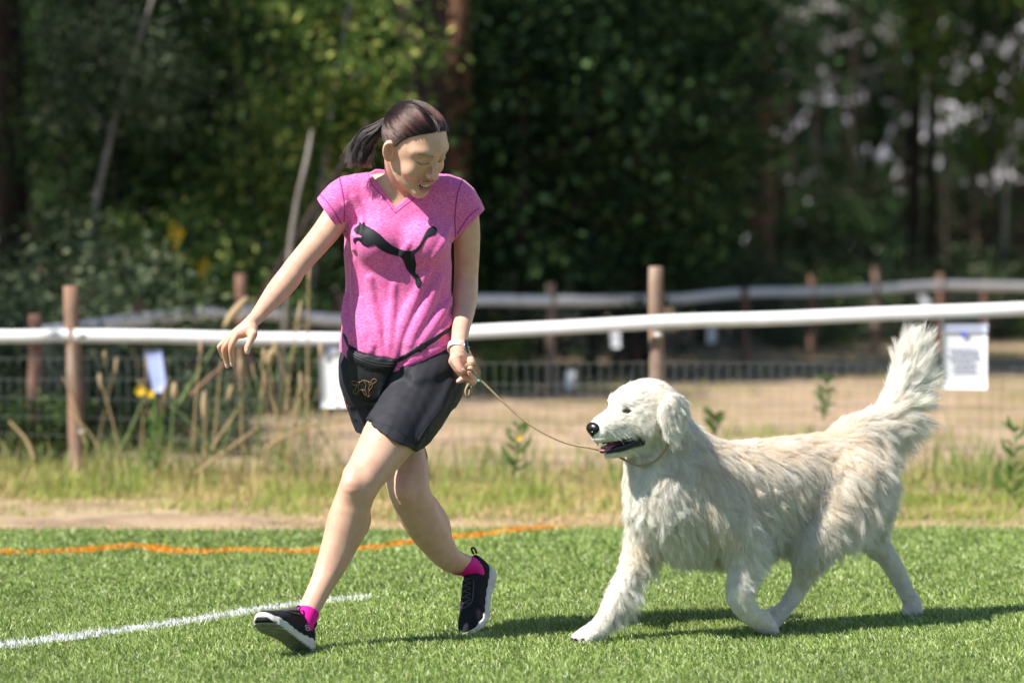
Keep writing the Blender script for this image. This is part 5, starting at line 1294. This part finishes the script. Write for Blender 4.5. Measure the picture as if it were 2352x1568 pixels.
stalk([(438, 908), (480, 868), (520, 832)], 16.6, .013, M_brown, 'short dark brown stalk leaning right below the hand')
stalk([(268, 1050), (300, 985), (330, 915)], 16.7, .009, M_stem_g, 'leaning green stalk topped with two yellow flowers', None, [(322, 897, .03), (346, 902, .026)], [([(280, 1020), (262, 1000), (250, 985)], .014)], 'flowering_weed', 'weed')
stalk([(355, 1075), (356, 1000), (357, 900)], 16.5, .008, M_stem_g, 'upright broad-leaved green weed left of centre fence', None, (), [([(352, 1080), (348, 980), (360, 880)], .016), ([(358, 1080), (372, 1010), (368, 930)], .014), ([(350, 1090), (330, 1050), (300, 1020)], .014)], 'leafy_weed', 'weed')
stalk([(392, 1080), (395, 980), (400, 900)], 16.4, .006, M_stem_g, 'slim green stalk with a pale head beside the broad-leaved weed', ([(398, 915), (401, 895), (400, 878)], .016))
stalk([(470, 1060), (470, 960)], 16.5, .006, M_stem_s, 'straight straw stalk with a long tan head', ([(470, 965), (469, 930), (470, 898)], .015))
stalk([(487, 1030), (515, 985), (545, 942)], 16.4, .008, M_stem_s, 'pale straw stalk leaning right, no head')
stalk([(705, 1010), (706, 850), (709, 620)], 16.4, .006, M_stem_s, 'tallest straw stalk, rising beside the pink shirt', ([(709, 650), (710, 625), (712, 600)], .007))
stalk([(640, 1040), (660, 900), (685, 725)], 16.5, .006, M_stem_s, 'tall straw stalk leaning right across the white tape', ([(683, 740), (688, 715), (691, 690)], .009))
stalk([(650, 1050), (630, 920), (616, 830)], 16.6, .005, M_stem_s, 'straw stalk with a drooping fluffy head between hand and shirt', ([(615, 838), (622, 812), (632, 800)], .016))
stalk([(80, 1060), (60, 1010), (22, 968)], 16.9, .010, M_stem_s, 'pale arching dry stem left of the left post')
stalk([(690, 900), (700, 960), (712, 1060)], 16.7, .005, M_stem_g, 'thin green stalk leaning left near the white notice')
stalk([(445, 1090), (540, 1020), (600, 975)], 16.3, .009, M_stem_s, 'long bent straw lying low below the hand')
stalk([(610, 1030), (660, 1000), (730, 975), (820, 960)], 16.3, .010, M_stem_s, 'fallen straw stem lying toward the shorts')
stalk([(1180, 1090), (1185, 1030), (1190, 965)], 15.6, .006, M_stem_g, 'leafy green weed below the lead', None, [(1192, 1005, .018)], [([(1182, 1060), (1160, 1040), (1148, 1010)], .018), ([(1185, 1040), (1212, 1020), (1222, 990)], .018), ([(1186, 1020), (1170, 1000), (1166, 975)], .018), ([(1188, 1005), (1208, 985), (1206, 962)], .018), ([(1180, 1080), (1205, 1070), (1225, 1058)], .018)], 'leafy_weed', 'weed')
stalk([(1890, 960), (1893, 920), (1896, 860)], 16.9, .006, M_stem_g, 'tall thin green weed above the dog\'s back', None, (), [([(1892, 960), (1886, 910), (1880, 870)], .012), ([(1893, 960), (1902, 915), (1912, 890)], .012)], 'leafy_weed', 'weed')
stalk([(1640, 990), (1638, 970), (1640, 950)], 16.6, .006, M_stem_g, 'small green tuft just behind the dog\'s neck', None, (), [([(1640, 1000), (1630, 975), (1622, 960)], .014), ([(1641, 1000), (1650, 972), (1658, 958)], .014)], 'leafy_weed', 'weed')
stalk([(2330, 1150), (2335, 1060), (2330, 970)], 15.2, .007, M_stem_g, 'bushy green weed at the right edge of the verge', None, (), [([(2331, 1130), (2300, 1110), (2282, 1080)], .02), ([(2333, 1090), (2360, 1070), (2370, 1040)], .02), ([(2333, 1050), (2308, 1030), (2300, 1000)], .018), ([(2332, 1010), (2352, 990), (2356, 960)], .018), ([(2331, 1110), (2355, 1100), (2375, 1085)], .02), ([(2331, 990), (2318, 970), (2316, 950)], .018)], 'leafy_weed', 'weed')
rr = random.Random(5)
for i in range(46):
    u = rr.uniform(560, 790) if i % 3 else rr.uniform(180, 560); v0 = rr.uniform(1020, 1070); hgt = rr.uniform(110, 240); du = rr.uniform(-60, 60); m = M_stem_s if rr.random() < .65 else M_stem_g
    if i % 4 == 0: du *= 2; hgt *= .7
    o = stalk([(u, v0), (u + du * .4, v0 - hgt * .5), (u + du, v0 - hgt)], rr.uniform(16.2, 17.3), rr.uniform(.003, .006), m, 'thin wild grass stalk among many by the wire fence', ([(u + du, v0 - hgt + 12), (u + du * 1.06, v0 - hgt - 10), (u + du * 1.1, v0 - hgt - 24)], rr.uniform(.005, .012)) if rr.random() < .5 else None, group='thin stalks along the fence')
# ================================================================ the wood
def leaf_mat(name, c1, c2, c3, trans=.35):
    m, n, l, b = new_mat(name); oi = n.new('ShaderNodeNewGeometry'); cr = n.new('ShaderNodeValToRGB'); e = cr.color_ramp.elements
    e[0].color = (*c1, 1); e[1].color = (*c3, 1); q = e.new(.72); q.color = (*c2, 1)  # c3 tints a few leaves bright, painting in sunlit sparkle
    l.new(oi.outputs['Random Per Island'], cr.inputs[0]); l.new(cr.outputs[0], b.inputs['Base Color']); b.inputs['Roughness'].default_value = .6; b.inputs['Specular IOR Level'].default_value = .15
    tr = n.new('ShaderNodeBsdfTranslucent'); mx = n.new('ShaderNodeMixShader'); mx.inputs[0].default_value = trans
    l.new(cr.outputs[0], tr.inputs[0]); l.new(b.outputs[0], mx.inputs[1]); l.new(tr.outputs[0], mx.inputs[2]); l.new(mx.outputs[0], n['Material Output'].inputs[0]); return m
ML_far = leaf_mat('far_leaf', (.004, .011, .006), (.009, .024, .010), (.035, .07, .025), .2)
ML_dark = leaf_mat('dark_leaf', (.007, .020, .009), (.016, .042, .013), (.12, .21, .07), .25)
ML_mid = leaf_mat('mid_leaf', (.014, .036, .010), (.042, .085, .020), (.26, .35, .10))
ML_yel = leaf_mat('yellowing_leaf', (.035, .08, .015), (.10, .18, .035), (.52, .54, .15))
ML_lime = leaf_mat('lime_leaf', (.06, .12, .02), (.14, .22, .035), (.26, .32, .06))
ML_dull = leaf_mat('grey_green_leaf', (.025, .045, .024), (.075, .11, .055), (.26, .29, .17))
M_bark_d = ramp_mat('dark_bark', [(.3, (.018, .013, .011)), (.7, (.06, .042, .034))], 6, 6, .9, bump=(.8, .03), stretch=(3, 3, .6))
M_bark_p = ramp_mat('pale_bark', [(.3, (.12, .10, .085)), (.7, (.32, .29, .26))], 5, 6, .85, bump=(.4, .01), stretch=(2, 2, 1))
M_bark_pine = ramp_mat('pine_bark', [(.35, (.04, .022, .016)), (.7, (.30, .16, .10))], 3, 6, .9, bump=(.8, .03), stretch=(2, 2, .7))
def leafcloud(name, n, rad, size, nclump, seed, m, shell=.55, clump=.28, flat=1.0):
    r = np.random.default_rng(seed); rad = np.array(rad, float)
    c = r.normal(size=(nclump, 3)); c /= np.linalg.norm(c, axis=1)[:, None]; c *= (shell + (1 - shell) * r.random((nclump, 1))) ** .8 * .85; c = c * rad
    k = r.integers(0, nclump, n); cs = clump * r.uniform(.55, 1.35, nclump)
    p = c[k] + r.normal(size=(n, 3)) * (cs[k] * rad.mean())[:, None] * np.array([.6, .6, .42 * flat])
    nr = r.normal(size=(n, 3)) + np.array([0, 0, .9]); nr /= np.linalg.norm(nr, axis=1)[:, None]; a = np.cross(nr, r.normal(size=(n, 3))); a /= np.linalg.norm(a, axis=1)[:, None]; b = np.cross(nr, a)
    s = (size * r.uniform(.6, 1.3, n))[:, None]; V = np.stack([p - a * s * .5, p + b * s * .3 + nr * s * .05, p + a * s * .5, p - b * s * .3 + nr * s * .05], 1).reshape(-1, 3)
    o = np.arange(n)[:, None] * 4; F = (o + [0, 1, 2, 3]); me_o = mesh_obj(name, V, F, m, smooth=False); me = me_o.data; bpy.data.objects.remove(me_o); return me
def trunk_mesh(name, h, r0, r1, bend, m, seed, limbs=6, low=.3):
    rr = random.Random(seed); pts = [np.array([bend[0] * t * t + .04 * h * .2 * math.sin(t * 5 + seed), bend[1] * t, h * t]) for t in np.linspace(0, 1, 9)]; parts = [tube_arrays(pts, np.linspace(r0, r1, 9), 9)]
    for i in range(limbs):
        t = rr.uniform(low, .95); b = pts[int(t * 8)]; an = rr.uniform(0, 6.28); L = h * rr.uniform(.12, .28) * (1.2 - t * .5); d = np.array([math.cos(an), math.sin(an), rr.uniform(.3, .9)])
        q = [b, b + d * L * .5, b + d * L + np.array([0, 0, L * .15])]; rb = (r0 + (r1 - r0) * t) * .45; parts.append(tube_arrays(catmull(q, 2), np.linspace(rb, rb * .25, 5), 5))
    V, F = merge(parts); o = mesh_obj(name, V, F, m); me = o.data; bpy.data.objects.remove(o); return me
CR = {}
for s in range(2):
    CR['dark', s] = leafcloud('crown', 5200, (1.35, 1.35, 2.0), .095, 46, 100 + s, ML_dark)
    CR['mid', s] = leafcloud('crown', 4600, (1.2, 1.2, 1.7), .085, 40, 110 + s, ML_mid)
    CR['shrub', s] = leafcloud('foliage', 3200, (.85, .85, .62), .06, 30, 130 + s, ML_mid, .4)
    CR['dull', s] = leafcloud('foliage', 3000, (.95, .95, .75), .06, 26, 150 + s, ML_dull, .4)
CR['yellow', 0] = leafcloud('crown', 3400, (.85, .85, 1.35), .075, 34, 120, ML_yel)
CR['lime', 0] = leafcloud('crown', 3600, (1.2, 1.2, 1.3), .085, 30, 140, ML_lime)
CR['yshrub', 0] = leafcloud('foliage', 3000, (.75, .75, .55), .05, 26, 145, ML_yel, .4)
for s in range(3): CR['tall', s] = leafcloud('crown', 6500, (3.3, 3.3, 4.4), .26, 60, 160 + s, ML_dark, .3, .30)
TK = {'slim': trunk_mesh('trunk', 5.0, .05, .018, (.25, .1), M_bark_d, 1), 'pale': trunk_mesh('trunk', 5.2, .055, .02, (.5, .1), M_bark_p, 2, 5, .45), 'stub': trunk_mesh('stems', 1.0, .025, .01, (.1, .05), M_bark_d, 4, 7, .1),
      'tall': trunk_mesh('trunk', 16, .20, .07, (.3, .2), M_bark_d, 5, 9, .35), 'pine': trunk_mesh('trunk', 16, .17, .07, (.2, .2), M_bark_pine, 6, 8, .5)}
def tree(x, y, crown, trunk, label, group=None, s=1.0, cz=2.8, rot=None, ts=1.0, name='tree', cat_='tree', tilt=0.0):
    rot = random.uniform(0, 6.28) if rot is None else rot
    e = bpy.data.objects.new(name, None); e.location = (x, y, -.05); e.rotation_euler = (0, tilt, 0); COL.objects.link(e); tag(e, label, cat_, group)
    t = bpy.data.objects.new('stems' if trunk == 'stub' else 'trunk', TK[trunk]); COL.objects.link(t); t.parent = e; t.rotation_euler = (0, 0, rot); t.scale = (ts, ts, ts)
    c = bpy.data.objects.new('foliage' if trunk == 'stub' else 'crown', CR[crown]); COL.objects.link(c); c.parent = e; c.location = (0, 0, cz); c.rotation_euler = (0, 0, rot * 1.7); c.scale = (s, s, s)
    return e
def gx_(u, y): return (u - 1176) / FP * y
rr = random.Random(11)
fpu = [p[0] for p in fp]; fpy = [p[2] for p in fp]
def behind(u, y, gap=1.5): return max(y, float(np.interp(u, fpu, fpy)) + gap)
# tall trees of the wood whose crowns are above the picture and shade its edge
for i, (x, y) in enumerate([(-9.5, 22.8), (-8, 25.5), (-12, 20.5), (-11, 26), (-2.2, 40.5), (-5.5, 37), (3.2, 43.5), (-8, 35), (-.5, 42), (-12, 31), (-7.6, 17.2)]):
    low = (x, y) == (-7.6, 17.2)
    tree(x, y, ('tall', i % 3), 'tall' if i % 2 else 'pine', 'tall dark forest tree whose crown rises above the picture', 'tall trees of the wood edge', 1.0 if not low else .62, 8.6 if not low else 5.4, ts=1.0 if not low else .6)
# dark understory behind the far fence, dense on the left and open on the right
lab = 'dense dark leafy tree within the shaded wood'
for i in range(46):
    y = rr.uniform(27, 46) if i < 34 else rr.uniform(44, 56); u = rr.uniform(-150, 1500) if i % 5 else rr.uniform(1350, 1620)
    if u > 1560 and y < 33: y += 12
    if 560 < u < 980 and y < 31: y += 6
    y = behind(u, y, 2.2)
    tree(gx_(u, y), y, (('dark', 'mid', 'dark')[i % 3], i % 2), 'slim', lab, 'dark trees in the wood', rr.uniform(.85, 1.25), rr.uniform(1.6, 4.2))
for i, (u, v, y, s) in enumerate([(1500, 160, 50, 1.1), (1640, 90, 50, .85), (1600, 470, 48, .9), (1690, 560, 50, .6), (1800, 60, 52, .75), (2080, 60, 52, .8), (1830, 560, 54, .55), (1960, 620, 50, .7), (2180, 190, 50, .6), (2130, 560, 52, .6), (2250, 20, 50, .8), (2340, 640, 52, .6), (1790, 400, 56, .40), (1990, 440, 55, .42), (1940, 330, 55, .25), (2220, 620, 54, .5), (1660, 330, 50, .55), (2350, 300, 52, .45), (1880, 120, 55, .3), (2100, 420, 54, .4), (2330, 380, 51, .5), (2260, 330, 53, .42), (2010, 230, 53, .4), (1900, 470, 53, .5), (2190, 400, 52, .42)]):
    z = CH - (v - HV) / FP * y; tree(gx_(u, y), y, ('dark', i % 2), 'slim', 'dark tree at the open right side of the wood, sky between its leaves', 'sparser trees on the right', s, z)
# undergrowth
for i in range(30):
    y = rr.uniform(19.2, 27) if i < 14 else rr.uniform(30, 44)
    u = rr.uniform(-120, 640) if i < 14 else rr.uniform(-100, 2400)
    if i >= 14 and u > 1100: y = max(y, 33 + (u - 1100) / 130)
    low = i < 7; sc = rr.uniform(.7, 1.2)
    if low: u = rr.uniform(-60, 560); y = rr.uniform(18.6, float(np.interp(u, fpu, fpy)) - .3); sc = rr.uniform(.32, .45)
    else: y = behind(u, y, 1.3)
    tree(gx_(u, y), y, (('shrub', 'dull')[i % 2], i % 2), 'stub', 'low dark shrub in the undergrowth of the wood', 'undergrowth shrubs', sc, .22 if low else rr.uniform(.35, .7), ts=.3 if low else 1, name='shrub', cat_='shrub')
# particular plants one can tell apart
e = tree(gx_(690, 25.5), 25.5, ('yellow', 0), 'pale', 'young pale-trunked tree with yellowing leaves left of the woman', None, 1.0, 2.75, 1.2, .62, tilt=.10)
tree(gx_(590, 26.5), 26.5, ('yellow', 0), 'slim', 'yellow-green sapling behind the outstretched arm', None, .8, 1.5, 3.1, .5)
tree(gx_(350, 24), 24, ('yshrub', 0), 'stub', 'yellow-green bush with small yellow flowers left of the arm', None, 1.0, .95, name='shrub', cat_='shrub')
tree(gx_(470, 24.8), 24.8, ('shrub', 0), 'stub', 'bright green bush beside the yellow-green one', None, .9, .8, name='shrub', cat_='shrub')
tree(gx_(120, 23), 23, ('dull', 1), 'stub', 'grey-green bush behind the left post', None, .95, .8, name='shrub', cat_='shrub')
tree(gx_(150, 24.5), 24.5, ('dull', 0), 'pale', 'slim grey sapling with greyish leaves at the far left', None, .9, 2.5, .3, .62, tilt=.12)
tree(gx_(1600, 40), 40, ('shrub', 1), 'stub', 'round green bush above the far tape, right of the tall post', None, 1.0, .95, name='shrub', cat_='shrub')
tree(gx_(1165, 27.2), 27.2, ('yshrub', 0), 'stub', 'low yellow-green bush under the far tape beside the sleeve', None, .55, .28, name='shrub', cat_='shrub')
tree(gx_(1320, 36), 36, ('dull', 0), 'pale', 'slender pale-barked tree standing right of the woman', None, 1.1, 2.6, 2.0, .75, tilt=-.03)
tree(gx_(1480, 37), 37, ('dull', 1), 'pale', 'leaning grey-leaved sapling behind the tall right post', None, 1.0, 1.7, 4.0, .55, tilt=.22)
tree(gx_(2300, 44), 44, ('dark', 0), 'pale', 'thin pale trunk rising near the right edge', None, .6, 4.6, 5.0, .9)
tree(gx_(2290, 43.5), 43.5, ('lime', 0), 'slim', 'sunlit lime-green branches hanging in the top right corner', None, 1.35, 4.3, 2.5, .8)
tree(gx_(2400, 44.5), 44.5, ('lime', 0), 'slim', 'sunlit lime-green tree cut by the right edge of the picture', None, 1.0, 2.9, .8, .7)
for i, (u, y, r_, lb) in enumerate([(955, 28.4, .23, "tree with a broad dark trunk rising above the woman's head"), (1035, 29.2, .12, 'pine with a brown trunk just right of the broad dark one'), (2095, 45, .085, 'tree with a dark trunk between the sky gaps on the right'), (2135, 47, .07, 'second dark-trunked tree standing close beside it on the right')]):
    e = empty('tree', (gx_(u, y), y, 0)); tag(e, lb, 'tree')
    tube('trunk', [(gx_(u, y), y, -.1), (gx_(u, y) + .05, y, 3), (gx_(u, y) - .05, y, 7), (gx_(u, y), y, 14)], [r_ * 1.15, r_, r_ * .9, r_ * .6], M_bark_pine if i == 1 else M_bark_d, e, 12)
    c = bpy.data.objects.new('crown', CR['tall', i % 3]); COL.objects.link(c); c.parent = e; c.location = (0, 0, 11)
V, F = tube_arrays([P(560, 940, 22.4), P(600, 690, 22.6), P(660, 580, 22.8), P(740, 450, 23), P(810, 345, 23.2), P(850, 280, 23.3)], [.028, .026, .024, .022, .018, .012], 8)
tag(mesh_obj('leaning_pole', V, F, M_bark_d), 'long dark bare pole leaning behind the outstretched arm', 'pole')
V, F = tube_arrays([P(640, 960, 22.1), P(668, 545, 22.2), P(684, 450, 22.3), P(704, 370, 22.4), P(716, 300, 22.5)], [.018, .017, .016, .014, .010], 8)
tag(mesh_obj('bare_pole', V, F, M_bark_p), 'short upright pale pole left of the long leaning one', 'pole')
# yellow flowers dotted in the undergrowth
for i, (u, v, y) in enumerate([(408, 543, 23.4), (40, 722, 22), (10, 718, 22), (100, 712, 22.4), (470, 620, 24)]):
    c = P(u, v, y); parts = []
    for k in range(16):
        a = rr.uniform(0, 6.28); p = c + np.array([rr.gauss(0, .025), rr.gauss(0, .02), rr.gauss(0, .035)]); s = .018; parts.append(([p + np.array([-s, 0, 0]), p + np.array([0, -.4*s, s]), p + np.array([s, 0, 0]), p + np.array([0, .4*s, -s])], [(0, 1, 2, 3)]))
    Vf, Ff = merge(parts); e = empty('flowering_weed', (c[0], c[1], 0)); tag(e, ['yellow flower cluster high in the bush left of the arm', 'yellow flower cluster left of the left post, above the tape', 'yellow flower cluster at the far left edge above the tape', 'yellow flower cluster beside the top of the left post', 'yellow flower cluster low in the bright green bush'][i], 'flowers')
    mesh_obj('blossom', Vf, Ff, M_yel, e); tube('stem', [(c[0] + .05, c[1], 0), (c[0] + .03, c[1], c[2] * .5), tuple(c)], .006, M_stem_g, e, 5)
# the mass of the wood behind: far dark trees as one body of foliage, thinner on the right
n_far = 40000; r2 = np.random.default_rng(9)
ang = r2.uniform(-.55, .55, n_far); dist = r2.uniform(58, 74, n_far); xf = np.tan(ang) * dist; zf_ = r2.uniform(0, 12, n_far)
uf = xf / dist * FP + 1176; vf = HV + (CH - zf_) / dist * FP
dens = np.where(zf_ < 2.1, 1.2, np.interp(uf, [1500, 1700], [1.0, .27])) + np.interp(uf, [1500, 1700], [.5, .55]) * (snoise(np.stack([xf, dist * .2, zf_ * 1.2], 1), .16, 90)); dens = np.where(uf > 2650, 1.1, dens); keepf = r2.random(n_far) < dens
p = np.stack([xf, dist, zf_], 1)[keepf]; n = len(p); nr = r2.normal(size=(n, 3)); nr /= np.linalg.norm(nr, axis=1)[:, None]; a = np.cross(nr, r2.normal(size=(n, 3))); a /= np.linalg.norm(a, axis=1)[:, None]; b = np.cross(nr, a); s = r2.uniform(.22, .5, n)[:, None]
V = np.stack([p - a * s, p + b * s * .6, p + a * s, p - b * s * .6], 1).reshape(-1, 3); F = np.arange(n)[:, None] * 4 + [0, 1, 2, 3]
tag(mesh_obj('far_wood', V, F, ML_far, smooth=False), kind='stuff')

# pale backdrop wall added to make the sky gaps behind the wood bright
M_backdrop = ramp_mat('pale_backdrop', [(.3, (.74, .74, .84)), (.7, (.90, .90, .95))], .01, 5, 1.0)
th = np.linspace(-1.2, 1.2, 49); ph = np.linspace(-.02, .35, 14); V = []
for p_ in ph:
    for t in th:
        rr_ = 900 + 25 * math.sin(t * 23) * math.sin(p_ * 40) + 18 * math.sin(t * 51 + p_ * 30); V.append((rr_ * math.sin(t) * math.cos(p_), rr_ * math.cos(t) * math.cos(p_), rr_ * math.sin(p_) + 12 * math.sin(t * 17) * (p_ > .3)))
F = [(i*49+j, i*49+j+1, i*49+50+j, i*49+49+j) for i in range(13) for j in range(48)]
tag(mesh_obj('sky_backdrop', V, F, M_backdrop), kind='structure')
